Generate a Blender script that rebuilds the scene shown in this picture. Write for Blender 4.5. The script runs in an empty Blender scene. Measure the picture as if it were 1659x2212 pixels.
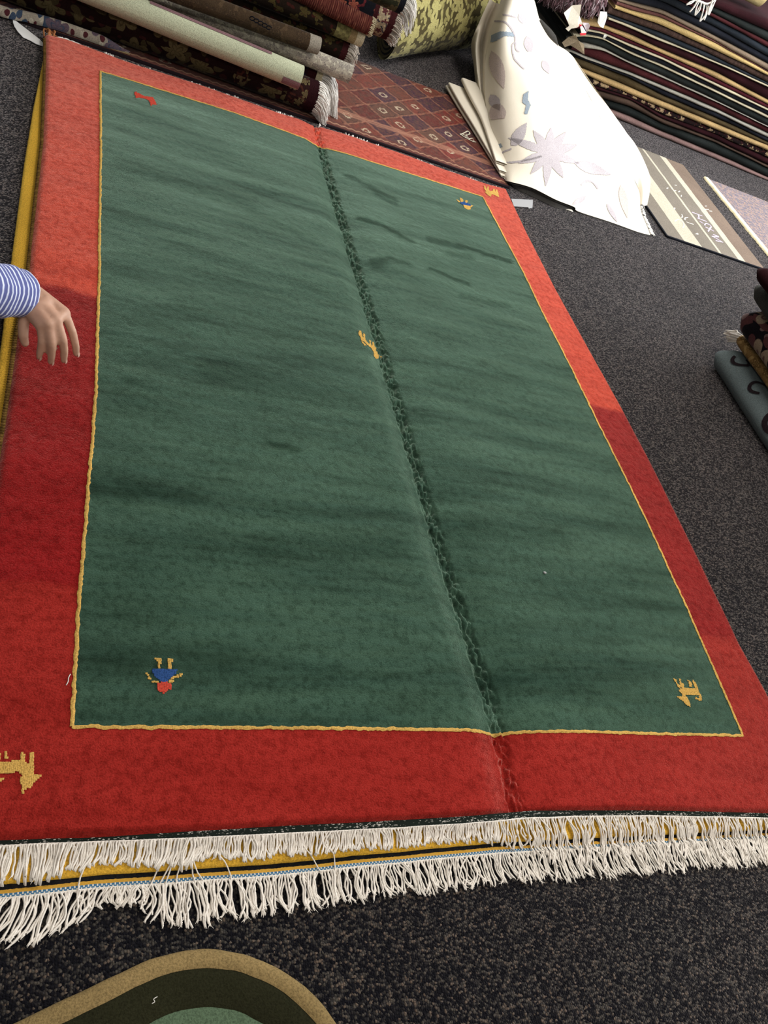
import bpy, bmesh, math, random
import numpy as np
from mathutils import Vector, Matrix, noise as mnoise
random.seed(7)
rng = np.random.default_rng(7)
SC = bpy.context.scene
COL = SC.collection

# ------------------------------------------------------------------ camera
W, H = 1659.0, 2212.0
FPX = 1824.278
vX = np.array([3860.80, 520.339, FPX]); vX /= np.linalg.norm(vX)
vY = np.array([-554.056, -2284.83, FPX]); vY /= np.linalg.norm(vY)
vZ = np.cross(vX, vY); vZ /= np.linalg.norm(vZ); vY = np.cross(vZ, vX)
RM = np.stack([vX, vY, vZ])
ZR = 0.035                       # top of the pile of the green rug
CAM = np.array([-0.1828, -0.7239, ZR + 1.45])
def _ray(x, y): return RM @ np.array([x - W/2, y - H/2, FPX])
def P(x, y, z=0.0):              # photo pixel -> point on the level plane z
    r = _ray(x, y); return CAM + (z - CAM[2]) / r[2] * r
def PY(x, y, yw):                # photo pixel -> point on the upright plane y = yw
    r = _ray(x, y); return CAM + (yw - CAM[1]) / r[1] * r
def proj(p):
    q = (np.asarray(p, float) - CAM) @ RM
    return q[..., 0] / q[..., 2] * FPX + W/2, q[..., 1] / q[..., 2] * FPX + H/2
cd = bpy.data.cameras.new('camera'); cam = bpy.data.objects.new('camera', cd); COL.objects.link(cam)
cd.sensor_fit = 'HORIZONTAL'; cd.sensor_width = 36.0; cd.lens = FPX / W * 36.0; cd.clip_start = 0.05
M = Matrix.Identity(4)
for i in range(3):
    M[i][0] = RM[i, 0]; M[i][1] = -RM[i, 1]; M[i][2] = -RM[i, 2]; M[i][3] = CAM[i]
cam.matrix_world = M
SC.camera = cam

# ------------------------------------------------------------------ light
vs = SC.view_settings
vs.view_transform = 'Standard'; vs.look = 'None'; vs.gamma = 1.0; vs.use_curve_mapping = False
vs.exposure = 0.0
wd = bpy.data.worlds.new('world'); SC.world = wd; wd.use_nodes = True
wd.node_tree.nodes['Background'].inputs[0].default_value = (0.75, 0.85, 1.0, 1)
wd.node_tree.nodes['Background'].inputs[1].default_value = 0.6
def area(name, loc, rot, sx, sy, power, col):
    l = bpy.data.lights.new(name, 'AREA'); l.shape = 'RECTANGLE'; l.size = sx; l.size_y = sy
    l.energy = power; l.color = col
    o = bpy.data.objects.new(name, l); COL.objects.link(o); o.location = loc; o.rotation_euler = rot
    return o
# daylight through the shop window in the right wall
area('window_daylight', (5.50, 3.3, 1.85), (0, math.radians(78), 0), 1.9, 4.4, 345, (0.93, 0.97, 1.0))
# unseen ceiling panels, added to brighten the near fringe and rug
FILL_PANELS = [(-0.4, -1.3), (1.9, -1.3), (1.9, 1.6), (3.2, 3.6)]
for (lx, ly), pw in zip(FILL_PANELS, (26, 34, 60, 42)):
    area('added_fill_light', (lx, ly, 2.93), (0, 0, 0), 1.1, 0.5, pw, (1.0, 0.95, 0.87))

# ------------------------------------------------------------------ helpers
def lin(c):
    c = np.asarray(c, float) / 255.0
    return tuple(np.where(c <= 0.04045, c / 12.92, ((c + 0.055) / 1.055) ** 2.4))
def rgba(c): return (c[0], c[1], c[2], 1.0)

class NT:
    """tiny node-tree writer"""
    def __init__(s, name):
        s.m = bpy.data.materials.new(name); s.m.use_nodes = True
        s.t = s.m.node_tree; s.b = s.t.nodes['Principled BSDF']; s._tc = None
    def n(s, typ, **kw):
        x = s.t.nodes.new(typ)
        for k, v in kw.items():
            setattr(x, k, v)
        return x
    def l(s, a, b): s.t.links.new(a, b)
    def tc(s, which='Object'):
        if s._tc is None: s._tc = s.n('ShaderNodeTexCoord')
        return s._tc.outputs[which]
    def mapping(s, src, scale=(1, 1, 1), rot=(0, 0, 0), loc=(0, 0, 0)):
        m = s.n('ShaderNodeMapping'); s.l(src, m.inputs[0])
        m.inputs['Scale'].default_value = scale; m.inputs['Rotation'].default_value = rot; m.inputs['Location'].default_value = loc
        return m.outputs[0]
    def noise(s, src, scale, detail=2, rough=0.5, dist=0.0):
        n = s.n('ShaderNodeTexNoise'); s.l(src, n.inputs['Vector'])
        n.inputs['Scale'].default_value = scale; n.inputs['Detail'].default_value = detail
        n.inputs['Roughness'].default_value = rough; n.inputs['Distortion'].default_value = dist
        return n.outputs['Fac']
    def vor(s, src, scale, out='Distance', feature='F1'):
        n = s.n('ShaderNodeTexVoronoi'); n.feature = feature; s.l(src, n.inputs['Vector'])
        n.inputs['Scale'].default_value = scale
        return n.outputs[out]
    def ramp(s, fac, stops, interp='LINEAR'):
        r = s.n('ShaderNodeValToRGB'); r.color_ramp.interpolation = interp
        e = r.color_ramp.elements
        while len(e) < len(stops): e.new(0.5)
        for k, (p, c) in enumerate(stops):
            e[k].position = p; e[k].color = rgba(c) if not np.isscalar(c) else (c, c, c, 1)
        s.l(fac, r.inputs[0]); return r.outputs[0]
    def mix(s, fac, a, b, blend='MIX'):
        m = s.n('ShaderNodeMix'); m.data_type = 'RGBA'; m.blend_type = blend
        for sock, v in ((m.inputs[0], fac), (m.inputs[6], a), (m.inputs[7], b)):
            if isinstance(v, (int, float)): sock.default_value = v
            elif isinstance(v, tuple): sock.default_value = rgba(v)
            else: s.l(v, sock)
        return m.outputs[2]
    def math(s, op, a, b=None, c=None, clamp=False):
        m = s.n('ShaderNodeMath'); m.operation = op; m.use_clamp = clamp
        for k, v in enumerate((a, b, c)):
            if v is None: continue
            if isinstance(v, (int, float)): m.inputs[k].default_value = v
            else: s.l(v, m.inputs[k])
        return m.outputs[0]
    def sep(s, src):
        x = s.n('ShaderNodeSeparateXYZ'); s.l(src, x.inputs[0]); return x.outputs
    def bump(s, h, strength, dist):
        b = s.n('ShaderNodeBump'); b.inputs['Strength'].default_value = strength; b.inputs['Distance'].default_value = dist
        s.l(h, b.inputs['Height']); s.l(b.outputs[0], s.b.inputs['Normal'])
    def finish(s, col, rough=0.95, sheen=0.0, tint=None, spec=0.1):
        if isinstance(col, tuple): s.b.inputs['Base Color'].default_value = rgba(col)
        else: s.l(col, s.b.inputs['Base Color'])
        s.b.inputs['Roughness'].default_value = rough
        s.b.inputs['Specular IOR Level'].default_value = spec
        s.b.inputs['Sheen Weight'].default_value = sheen
        s.b.inputs['Sheen Roughness'].default_value = 0.30
        if tint: s.b.inputs['Sheen Tint'].default_value = rgba(tint)
        return s.m

def wool(name, c, var=0.25, grain=260.0, bump=0.5, dist=0.004, sheen=0.15, streak=None, blotch=4.0):
    """knotted pile: fine tuft grain plus soft dye variation"""
    t = NT(name); o = t.tc()
    c = tuple(c)
    g = t.noise(o, grain, 3, 0.65)
    big = t.noise(t.mapping(o, streak or (1, 1, 1)), blotch, 3, 0.55)
    dark = tuple(x * (1 - var) for x in c); light = tuple(min(1, x * (1 + var * 0.8)) for x in c)
    col = t.mix(t.ramp(big, [(0.3, 0.0), (0.7, 1.0)]), dark, light)
    col = t.mix(t.ramp(g, [(0.25, 0.0), (0.6, 1.0)]), t.mix(1.0, col, (0.45, 0.45, 0.45), 'MULTIPLY'), col)
    t.bump(g, bump, dist)
    return t.finish(col, 1.0, sheen, tuple(min(1, x * 1.5 + 0.1) for x in c), 0.05)

def plain(name, c, rough=0.8, spec=0.3, grain=None):
    t = NT(name)
    if grain:
        g = t.noise(t.tc(), grain, 3, 0.6)
        col = t.mix(g, tuple(x * 0.7 for x in c), tuple(min(1, x * 1.2) for x in c)); t.bump(g, 0.3, 0.002)
        return t.finish(col, rough, 0, None, spec)
    return t.finish(tuple(c), rough, 0, None, spec)

def floral(name, bg, cols, scale=9.0, thr=0.33, grain=240.0, coord='UV', sheen=0.1, line=None, petals=5):
    """flowers, leaves and buds of several yarn colours scattered on one ground"""
    t = NT(name); o = t.tc(coord)
    base = t.noise(o, scale * 0.9, 2, 0.5)
    nn = t.n('ShaderNodeTexNoise'); t.l(o, nn.inputs['Vector']); nn.inputs['Scale'].default_value = scale * 4
    sc = t.n('ShaderNodeVectorMath'); sc.operation = 'SCALE'; t.l(nn.outputs['Color'], sc.inputs[0]); sc.inputs['Scale'].default_value = 0.09 / scale
    vm = t.n('ShaderNodeVectorMath'); vm.operation = 'ADD'; t.l(o, vm.inputs[0]); t.l(sc.outputs[0], vm.inputs[1]); wv = vm.outputs[0]
    col = t.mix(t.ramp(base, [(0.35, 0.0), (0.65, 1.0)]), tuple(x * 0.75 for x in bg), tuple(bg))
    if line:
        d = t.vor(wv, scale * 0.8, 'Distance', 'DISTANCE_TO_EDGE')
        col = t.mix(t.ramp(d, [(0.015, 1.0), (0.035, 0.0)]), col, tuple(line))
    for k, c in list(enumerate(cols))[::-1]:
        sk = scale * (1.0, 1.7, 2.6, 2.1)[k]
        src = t.mapping(wv, (1, 1, 1), (0, 0, 0), (0.37 * k + 0.1, 0.81 * k, 0.0))
        v = t.n('ShaderNodeTexVoronoi'); v.voronoi_dimensions = '2D'; t.l(src, v.inputs['Vector']); v.inputs['Scale'].default_value = sk; v.inputs['Randomness'].default_value = 0.8
        df = t.n('ShaderNodeVectorMath'); df.operation = 'SUBTRACT'; t.l(src, df.inputs[0]); t.l(v.outputs['Position'], df.inputs[1])
        q = t.sep(df.outputs[0]); rnd = t.sep(v.outputs['Color'])
        th = t.math('ADD', t.math('ARCTAN2', q[1], q[0]), t.math('MULTIPLY', rnd[0], 6.28))
        r = t.math('MULTIPLY', v.outputs['Distance'], 1.0)
        if k == 0: lim = t.math('MULTIPLY_ADD', t.math('ABSOLUTE', t.math('COSINE', t.math('MULTIPLY', th, petals / 2.0))), thr * 0.62, thr * 0.5)
        elif k == 1: lim = t.math('MULTIPLY_ADD', t.math('POWER', t.math('ABSOLUTE', t.math('COSINE', th)), 4.0), thr * 1.0, thr * 0.35)
        else: lim = t.math('MULTIPLY_ADD', rnd[1], thr * 0.5, thr * 0.35)
        dd = t.math('SUBTRACT', lim, r)
        col = t.mix(t.ramp(dd, [(0.0, 0.0), (0.03, 1.0)]), col, tuple(c))
        if k == 0:
            inner = cols[1] if len(cols) > 1 else bg
            col = t.mix(t.ramp(dd, [(thr*0.42, 0.0), (thr*0.46, 0.8), (thr*0.58, 0.8), (thr*0.62, 0.0)]), col, tuple(inner))
    g = t.noise(t.tc('Object'), grain, 3, 0.6)
    col = t.mix(t.ramp(g, [(0.3, 0.0), (0.6, 1.0)]), t.mix(1.0, col, (0.6, 0.6, 0.6), 'MULTIPLY'), col)
    t.bump(g, 0.4, 0.003)
    return t.finish(col, 1.0, sheen, None, 0.05)

def setprops(o, label=None, cat=None, group=None, kind=None):
    if label: o['label'] = label
    if cat: o['category'] = cat
    if group: o['group'] = group
    if kind: o['kind'] = kind
    return o
def thing(name, loc, label, cat, group=None):
    o = bpy.data.objects.new(name, None); COL.objects.link(o); o.location = tuple(float(x) for x in loc)
    o.empty_display_size = 0.05
    return setprops(o, label, cat, group)
def mesh(name, verts, faces, mat, parent=None, uv=None, smooth=True, loc=None, mats=None, fmat=None, kind=None, attr=None, label=None):
    """verts in world metres; uv = per-vertex (u, v)"""
    verts = np.asarray(verts, float)
    if parent is not None:
        base = np.array(parent.location) + (np.array(parent.parent.location) if parent.parent else 0)
    else:
        base = np.array(loc if loc is not None else (verts[:, 0].mean(), verts[:, 1].mean(), verts[:, 2].min()))
    me = bpy.data.meshes.new(name)
    me.from_pydata((verts - base).tolist(), [], [list(map(int, f)) for f in faces])
    me.materials.append(mat)
    for mm in (mats or []): me.materials.append(mm)
    if fmat is not None: me.polygons.foreach_set('material_index', list(fmat))
    me.polygons.foreach_set('use_smooth', [smooth] * len(me.polygons))
    if uv is not None:
        uvl = me.uv_layers.new(name='UVMap')
        idx = np.zeros(len(me.loops), dtype=np.int32); me.loops.foreach_get('vertex_index', idx)
        uvl.data.foreach_set('uv', np.asarray(uv, np.float32)[idx].ravel())
    if attr is not None:
        for nm, vals in attr.items():
            a = me.attributes.new(nm, 'FLOAT', 'POINT'); a.data.foreach_set('value', np.asarray(vals, np.float32))
    me.update()
    o = bpy.data.objects.new(name, me); COL.objects.link(o)
    if parent is not None: o.parent = parent
    else: o.location = tuple(float(x) for x in base)
    if kind: o['kind'] = kind
    if label: o['label'] = label
    return o
def grid_faces(nu, nv, wrap=False, off=0):
    f = []
    for i in range(nu - 1):
        for j in range(nv if wrap else nv - 1):
            j2 = (j + 1) % nv
            f.append((off + i*nv + j, off + i*nv + j2, off + (i+1)*nv + j2, off + (i+1)*nv + j))
    return f
def box(x0, x1, y0, y1, z0, z1):
    v = [(x0,y0,z0),(x1,y0,z0),(x1,y1,z0),(x0,y1,z0),(x0,y0,z1),(x1,y0,z1),(x1,y1,z1),(x0,y1,z1)]
    f = [(0,3,2,1),(4,5,6,7),(0,1,5,4),(1,2,6,5),(2,3,7,6),(3,0,4,7)]
    return v, f
def join(parts):
    V, F = [], []
    for v, f in parts:
        o = len(V); V += [tuple(x) for x in v]; F += [tuple(a + o for a in q) for q in f]
    return V, F
def tubes(paths, radii, sides=4, cap=True):
    V, F = [], []
    for path, rad in zip(paths, radii):
        path = np.asarray(path, float); n = len(path)
        rad = np.full(n, rad) if np.isscalar(rad) else np.asarray(rad)
        tg = np.gradient(path, axis=0); tg /= (np.linalg.norm(tg, axis=1, keepdims=True) + 1e-9)
        ref = np.array([0.13, 0.21, 0.97])
        if abs(tg[0] @ ref) > 0.95: ref = np.array([1.0, 0.1, 0])
        a = np.cross(tg, ref); a /= (np.linalg.norm(a, axis=1, keepdims=True) + 1e-9)
        b = np.cross(tg, a)
        o = len(V)
        for k in range(n):
            for s in range(sides):
                th = 2*math.pi*s/sides
                V.append(path[k] + rad[k]*(math.cos(th)*a[k] + math.sin(th)*b[k]))
        F += [tuple(q) for q in grid_faces(n, sides, True, o)]
        if cap:
            F.append(tuple(o + s for s in range(sides))[::-1]); F.append(tuple(o + (n-1)*sides + s for s in range(sides)))
    return V, F
def interp(x, xs, ys): return np.interp(x, xs, ys)
def smoothstep(a, b, x):
    t = np.clip((x - a) / (b - a), 0, 1); return t*t*(3 - 2*t)
def crom(pts, n):
    """Catmull-Rom through pts, n samples per span"""
    p = np.asarray(pts, float); p = np.vstack([2*p[0]-p[1], p, 2*p[-1]-p[-2]])
    out = []
    for i in range(1, len(p) - 2):
        for k in range(n):
            t = k / n
            out.append(0.5*((2*p[i]) + (-p[i-1]+p[i+1])*t + (2*p[i-1]-5*p[i]+4*p[i+1]-p[i+2])*t*t + (-p[i-1]+3*p[i]-3*p[i+1]+p[i+2])*t**3))
    out.append(p[-2]); return np.array(out)
def inpoly(x, y, poly):
    c = False; n = len(poly); j = n - 1
    for i in range(n):
        xi, yi = poly[i]; xj, yj = poly[j]
        if (yi > y) != (yj > y) and x < (xj - xi)*(y - yi)/(yj - yi) + xi: c = not c
        j = i
    return c

# ------------------------------------------------------------------ room shell
t = NT('shop_carpet'); o = t.tc()
v = t.vor(t.mapping(o, (1, 1, 1)), 230, 'Color')
vx = t.sep(v)
spk = t.ramp(vx[0], [(0.0, (0.004, 0.004, 0.006)), (0.42, (0.007, 0.007, 0.010)), (0.62, (0.032, 0.030, 0.029)), (0.86, (0.075, 0.068, 0.058)), (0.97, (0.13, 0.10, 0.078))])
big = t.noise(o, 2.2, 3, 0.6)
spk = t.mix(t.ramp(big, [(0.35, 0.0), (0.7, 0.45)]), spk, t.mix(1.0, spk, (0.85, 0.68, 0.62), 'MULTIPLY'))
dd = t.vor(o, 230, 'Distance'); g2 = t.noise(o, 420, 2, 0.6)
spk = t.mix(t.ramp(dd, [(0.35, 0.0), (0.75, 0.8)]), spk, (0.006, 0.006, 0.008))
t.bump(t.math('SUBTRACT', g2, dd), 0.8, 0.004)
M_CARPET = t.finish(spk, 1.0, 0.6, (0.66, 0.60, 0.62), 0.05)
t.l(t.math('MULTIPLY', t.ramp(vx[0], [(0.0, 0.16), (0.45, 0.30), (0.65, 0.75), (1.0, 1.0)]), t.ramp(big, [(0.3, 0.75), (0.7, 1.0)])), t.b.inputs['Sheen Weight'])
def struct(name, vf, mat): 
    ob = mesh(name, vf[0], vf[1], mat, smooth=False); ob['kind'] = 'structure'; return ob
M_WALL = plain('painted_wall', (0.55, 0.53, 0.50), 0.9, 0.2, 60)
M_CEIL = plain('ceiling_tile', (0.62, 0.61, 0.58), 0.95, 0.1, 90)
X0, X1, Y0, Y1, ZC = -3.6, 5.6, -3.4, 7.4, 3.0
struct('floor', box(X0, X1, Y0, Y1, -0.05, 0.0), M_CARPET)
struct('ceiling', box(X0, X1, Y0, Y1, ZC, ZC + 0.05), M_CEIL)
struct('wall_left', box(X0 - 0.1, X0, Y0, Y1, 0, ZC), M_WALL)
struct('wall_back', box(X0, X1, Y1, Y1 + 0.1, 0, ZC), M_WALL)
struct('wall_front', box(X0, X1, Y0 - 0.1, Y0, 0, ZC), M_WALL)
WY0, WY1, WZ0, WZ1 = 1.0, 5.6, 0.9, 2.75
struct('wall_right', join([box(X1, X1+0.1, Y0, WY0, 0, ZC), box(X1, X1+0.1, WY1, Y1, 0, ZC),
                           box(X1, X1+0.1, WY0, WY1, 0, WZ0), box(X1, X1+0.1, WY0, WY1, WZ1, ZC)]), M_WALL)
M_FRAME = plain('window_metal', (0.35, 0.35, 0.36), 0.4, 0.5)
t = NT('daylit_glass'); t.b.inputs['Emission Color'].default_value = (0.85, 0.93, 1, 1); t.b.inputs['Emission Strength'].default_value = 1.5
M_GLASS = t.finish((0.8, 0.85, 0.9), 0.1)
fr = []
for k in range(5):
    yy = WY0 + (WY1 - WY0) * k / 4; fr.append(box(X1 + 0.0, X1 + 0.08, yy - 0.03, yy + 0.03, WZ0, WZ1))
fr += [box(X1, X1+0.08, WY0, WY1, WZ0, WZ0+0.06), box(X1, X1+0.08, WY0, WY1, WZ1-0.06, WZ1)]
win = thing('window_1', (X1, (WY0+WY1)/2, WZ0), None, None); win['kind'] = 'structure'
v, f = join(fr); mesh('frame', v, f, M_FRAME, win, smooth=False)
for k in range(4):
    a = WY0 + (WY1 - WY0) * k / 4 + 0.03; b = WY0 + (WY1 - WY0) * (k+1) / 4 - 0.03
    v, f = box(X1 + 0.05, X1 + 0.06, a, b, WZ0+0.06, WZ1-0.06); mesh('pane', v, f, M_GLASS, win, smooth=False)
for i, (nm, vf) in enumerate((('baseboard_left', box(X0, X0+0.02, Y0, Y1, 0, 0.1)), ('baseboard_back', box(X0, X1, Y1-0.02, Y1, 0, 0.1)), ('baseboard_front', box(X0, X1, Y0, Y0+0.02, 0, 0.1)))):
    struct(nm, vf, M_FRAME)
t = NT('fill_diffuser'); t.b.inputs['Emission Color'].default_value = (1, 0.96, 0.88, 1); t.b.inputs['Emission Strength'].default_value = 1.2
M_DIFF = t.finish((0.8, 0.8, 0.78), 0.6)
for k, (lx, ly) in enumerate(FILL_PANELS):  # housings for the added fill lights, outside the view
    where = ('near left', 'near right', 'middle', 'far right')[k]
    pn = thing('added_fill_panel', (lx, ly, 2.94), 'unseen rectangular fill panel added over the %s of the shop floor' % where, 'ceiling light', 'added ceiling fill panels')
    v, f = join([box(lx-0.6, lx+0.6, ly-0.3, ly-0.27, 2.94, 3.0), box(lx-0.6, lx+0.6, ly+0.27, ly+0.3, 2.94, 3.0), box(lx-0.6, lx-0.57, ly-0.27, ly+0.27, 2.94, 3.0), box(lx+0.57, lx+0.6, ly-0.27, ly+0.27, 2.94, 3.0)])
    mesh('frame', v, f, M_FRAME, pn, smooth=False)
    v, f = box(lx-0.57, lx+0.57, ly-0.27, ly+0.27, 2.965, 2.98); mesh('diffuser', v, f, M_DIFF, pn, smooth=False)

# ------------------------------------------------------------------ the green and red rug
RED_A = lin((202, 76, 56)); RED_B = lin((142, 27, 28))
def red_material():
    t = NT('red_pile'); o = t.tc(); xyz = t.sep(o)
    g = t.noise(o, 300, 3, 0.65)
    wob = t.noise(t.mapping(o, (14, 3, 1)), 1.0, 3, 0.6)
    yy = t.math('ADD', t.math('ADD', xyz[1], 1.27), t.math('MULTIPLY', t.math('SUBTRACT', wob, 0.5), 0.03))
    fac = t.ramp(t.math('MULTIPLY_ADD', yy, 1/3.0, 0.1), [(0.1+0.295/3, 0.80), (0.1+0.31/3, 1.0), (0.1+1.24/3, 1.0), (0.1+1.255/3, 0.0)])
    col = t.mix(fac, RED_A, RED_B)
    st = t.noise(t.mapping(o, (3, 16, 1)), 1.0, 3, 0.6)
    col = t.mix(t.ramp(st, [(0.3, 0.75), (0.62, 0.0)]), col, t.mix(1.0, col, (0.72, 0.55, 0.55), 'MULTIPLY'))
    cl = t.noise(o, 55, 4, 0.7)
    col = t.mix(t.ramp(cl, [(0.36, 0.75), (0.54, 0.0)]), col, t.mix(1.0, col, (0.62, 0.5, 0.5), 'MULTIPLY'))
    col = t.mix(t.ramp(g, [(0.3, 0.75), (0.55, 0.0)]), col, t.mix(1.0, col, (0.5, 0.4, 0.4), 'MULTIPLY'))
    t.bump(t.math('ADD', g, t.math('MULTIPLY', cl, 1.0)), 0.55, 0.006)
    m = t.finish(col, 1.0, 1.0, (1.0, 0.62, 0.52), 0.05)
    t.l(t.math('MULTIPLY', t.ramp(cl, [(0.34, 0.55), (0.56, 1.0)]), t.ramp(g, [(0.3, 0.45), (0.6, 1.0)])), t.b.inputs['Sheen Weight'])
    return m
def green_material():
    t = NT('green_pile'); o = t.tc()
    g = t.noise(t.mapping(o, (1, 1.7, 1)), 300, 3, 0.65)
    st = t.noise(t.mapping(o, (1.3, 11, 1)), 1.0, 4, 0.6)
    st2 = t.noise(t.mapping(o, (5, 40, 1)), 1.0, 3, 0.6)
    ca = (0.013, 0.031, 0.020); cb = (0.052, 0.100, 0.067); cc = (0.047, 0.100, 0.074)
    col = t.mix(t.ramp(st, [(0.3, 0.0), (0.62, 1.0)]), ca, cb)
    col = t.mix(t.ramp(st2, [(0.35, 0.0), (0.75, 0.6)]), col, cc)
    cl = t.noise(o, 60, 4, 0.7)
    col = t.mix(t.ramp(cl, [(0.36, 0.9), (0.54, 0.0)]), col, t.mix(1.0, col, (0.55, 0.58, 0.55), 'MULTIPLY'))
    col = t.mix(t.ramp(g, [(0.3, 0.75), (0.55, 0.0)]), col, t.mix(1.0, col, (0.45, 0.5, 0.45), 'MULTIPLY'))
    at = t.n('ShaderNodeAttribute'); at.attribute_name = 'nap_shade'
    col = t.mix(at.outputs['Fac'], col, t.mix(1.0, col, (0.42, 0.46, 0.42), 'MULTIPLY'))  # shading of the brushed pile, multiplied into the green
    t.bump(t.math('ADD', g, t.math('MULTIPLY', cl, 0.9)), 0.5, 0.006)
    m = t.finish(col, 1.0, 0.9, (0.72, 0.98, 0.78), 0.05)
    w = t.math('MULTIPLY', t.ramp(st, [(0.3, 0.55), (0.62, 1.0)]), t.ramp(g, [(0.3, 0.5), (0.6, 1.0)]))
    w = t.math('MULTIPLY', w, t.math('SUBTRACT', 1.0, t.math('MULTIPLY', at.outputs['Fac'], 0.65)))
    t.l(t.math('MULTIPLY', w, 1.0), t.b.inputs['Sheen Weight'])
    return m
M_RED = red_material(); M_GREEN = green_material()
M_YELLOW = wool('yellow_yarn', lin((212, 170, 92)), 0.2, 300, 0.6)
M_GOLD = wool('gold_pile', lin((230, 180, 66)), 0.18, 280, 0.5, 0.005, sheen=0.9)
M_BLUEYARN = wool('blue_yarn', lin((52, 84, 140)), 0.2, 300)
M_REDYARN = wool('red_yarn', lin((205, 78, 62)), 0.2, 300)
M_CREAM = plain('cotton_cream', (0.82, 0.76, 0.69), 0.9, 0.1, 400)
M_WHITE = plain('cotton_white', (0.72, 0.69, 0.65), 0.9, 0.1, 300)

YN = [-0.6, -0.1, 0.13, 0.29, 0.64, 1.05, 1.3, 1.6, 1.98, 2.39, 2.60, 2.75]
XL = [-0.18, -0.175, -0.174, -0.173, -0.170, -0.166, -0.157, -0.160, -0.162, -0.178, -0.188, -0.198]
XR = [1.83, 1.828, 1.827, 1.820, 1.835, 1.842, 1.838, 1.826, 1.812, 1.812, 1.818, 1.822]
YNI = [0.0, 0.32, 0.64, 0.87, 1.33, 2.0, 2.575]
XLI = [0.0, 0.005, 0.015, 0.022, 0.020, 0.012, 0.0]
XRI = [1.647, 1.664, 1.676, 1.677, 1.672, 1.664, 1.636]
XN = [-0.2, -0.13, 0.14, 0.37, 0.70, 0.90, 1.10, 1.28, 1.48, 1.70, 1.83]
YF = [2.742, 2.760, 2.742, 2.755, 2.746, 2.764, 2.758, 2.752, 2.732, 2.734, 2.752]
XF = [-0.2, 0.04, 0.19, 0.36, 0.55, 0.75, 0.93, 1.10, 1.24, 1.61, 1.83]
YP = [-0.189, -0.192, -0.191, -0.188, -0.186, -0.183, -0.176, -0.180, -0.183, -0.202, -0.206]      # front end of the pile
CRX = [0.880, 0.885, 0.891, 0.882, 0.873, 0.869, 0.866, 0.858, 0.850, 0.849, 0.852]
CRY = [-0.165, -0.04, 0.09, 0.28, 0.52, 0.87, 1.30, 1.66, 2.16, 2.54, 2.70]
def rug_xy(s, tt):
    """s, tt in 0..3: border, field, border"""
    y0 = interp(tt, [0, 1, 2, 3], [-0.19, 0.0, 2.575, 2.75])
    xk = [interp(y0, YN, XL), interp(y0, YNI, XLI), interp(y0, YNI, XRI), interp(y0, YN, XR)]
    x = interp(s, [0, 1, 2, 3], xk)
    yk = [interp(x, XF, YP), 0.004 * math.sin(2.1 * x), interp(x, [0, .5, 1.08, 1.64], [2.575, 2.60, 2.567, 2.577]), interp(x, XN, YF)]
    y = interp(tt, [0, 1, 2, 3], yk)
    return x, y
def rug_h(x, y):
    d = x - interp(y, CRY, CRX)
    end = 0.55 + 0.45 * (1 - smoothstep(2.3, 2.75, y))
    h = ZR
    wd_ = 0.005*mnoise.noise(Vector((0, y*7, 3))) + 0.005*mnoise.noise(Vector((0, y*31, 8)))
    h -= end * 0.0155 * (math.exp(-(d / 0.038)**2) if d < 0 else math.exp(-(d / 0.095)**2))
    core = max(math.exp(-((d - 0.010 + wd_) / 0.009)**2), 0.8*math.exp(-((d - 0.026 - wd_) / 0.010)**2))
    lump = 1.1*mnoise.noise(Vector((x*75, y*42, 0.3))) + 1.0 * mnoise.noise(Vector((x*130, y*80, 7)))
    h -= end * 0.0115 * core * min(1.6, max(0.0, 0.8 + 1.1 * lump))
    wav = mnoise.noise(Vector((x*1.6, y*2.6, 2.2))) * 0.0035 + mnoise.noise(Vector((x*4, y*9, 5.2))) * 0.0016 + mnoise.noise(Vector((x*45, y*45, 9.2))) * 0.0007
    # soft lumps in the left border where it lies over the edge below
    wav += 0.003 * mnoise.noise(Vector((x*6, y*7, 11))) * (1 - smoothstep(0.0, 0.25, x))
    return max(0.0075, h + wav)
def edge_drop(x, y):
    e = min(x - interp(y, YN, XL), interp(y, YN, XR) - x, interp(x, XN, YF) - y, y - interp(x, XF, YP))
    return -0.013 * (1 - smoothstep(0.0, 0.012, e))**1.5
def rug_patch(ss, ts):
    V = []
    for a in ss:
        for b in ts:
            x, y = rug_xy(a, b); V.append((x, y, max(0.0075, rug_h(x, y) + edge_drop(x, y))))
    return V, grid_faces(len(ss), len(ts))
def dense_s(n, lo=1.0, hi=2.0):
    base = np.linspace(lo, hi, n)
    c0 = 1 + (0.84 - 0.0) / 1.66; 
    return np.unique(np.round(np.concatenate([base, np.linspace(c0 - 0.030, c0 + 0.060, 80)]), 5))
rug = thing('pile_rug', (0.82, 1.27, 0.014), 'large green rug with red border and thin yellow line, spread flat in the middle', 'rug')
sf = dense_s(150); tf = np.linspace(1, 2, 620)
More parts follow.
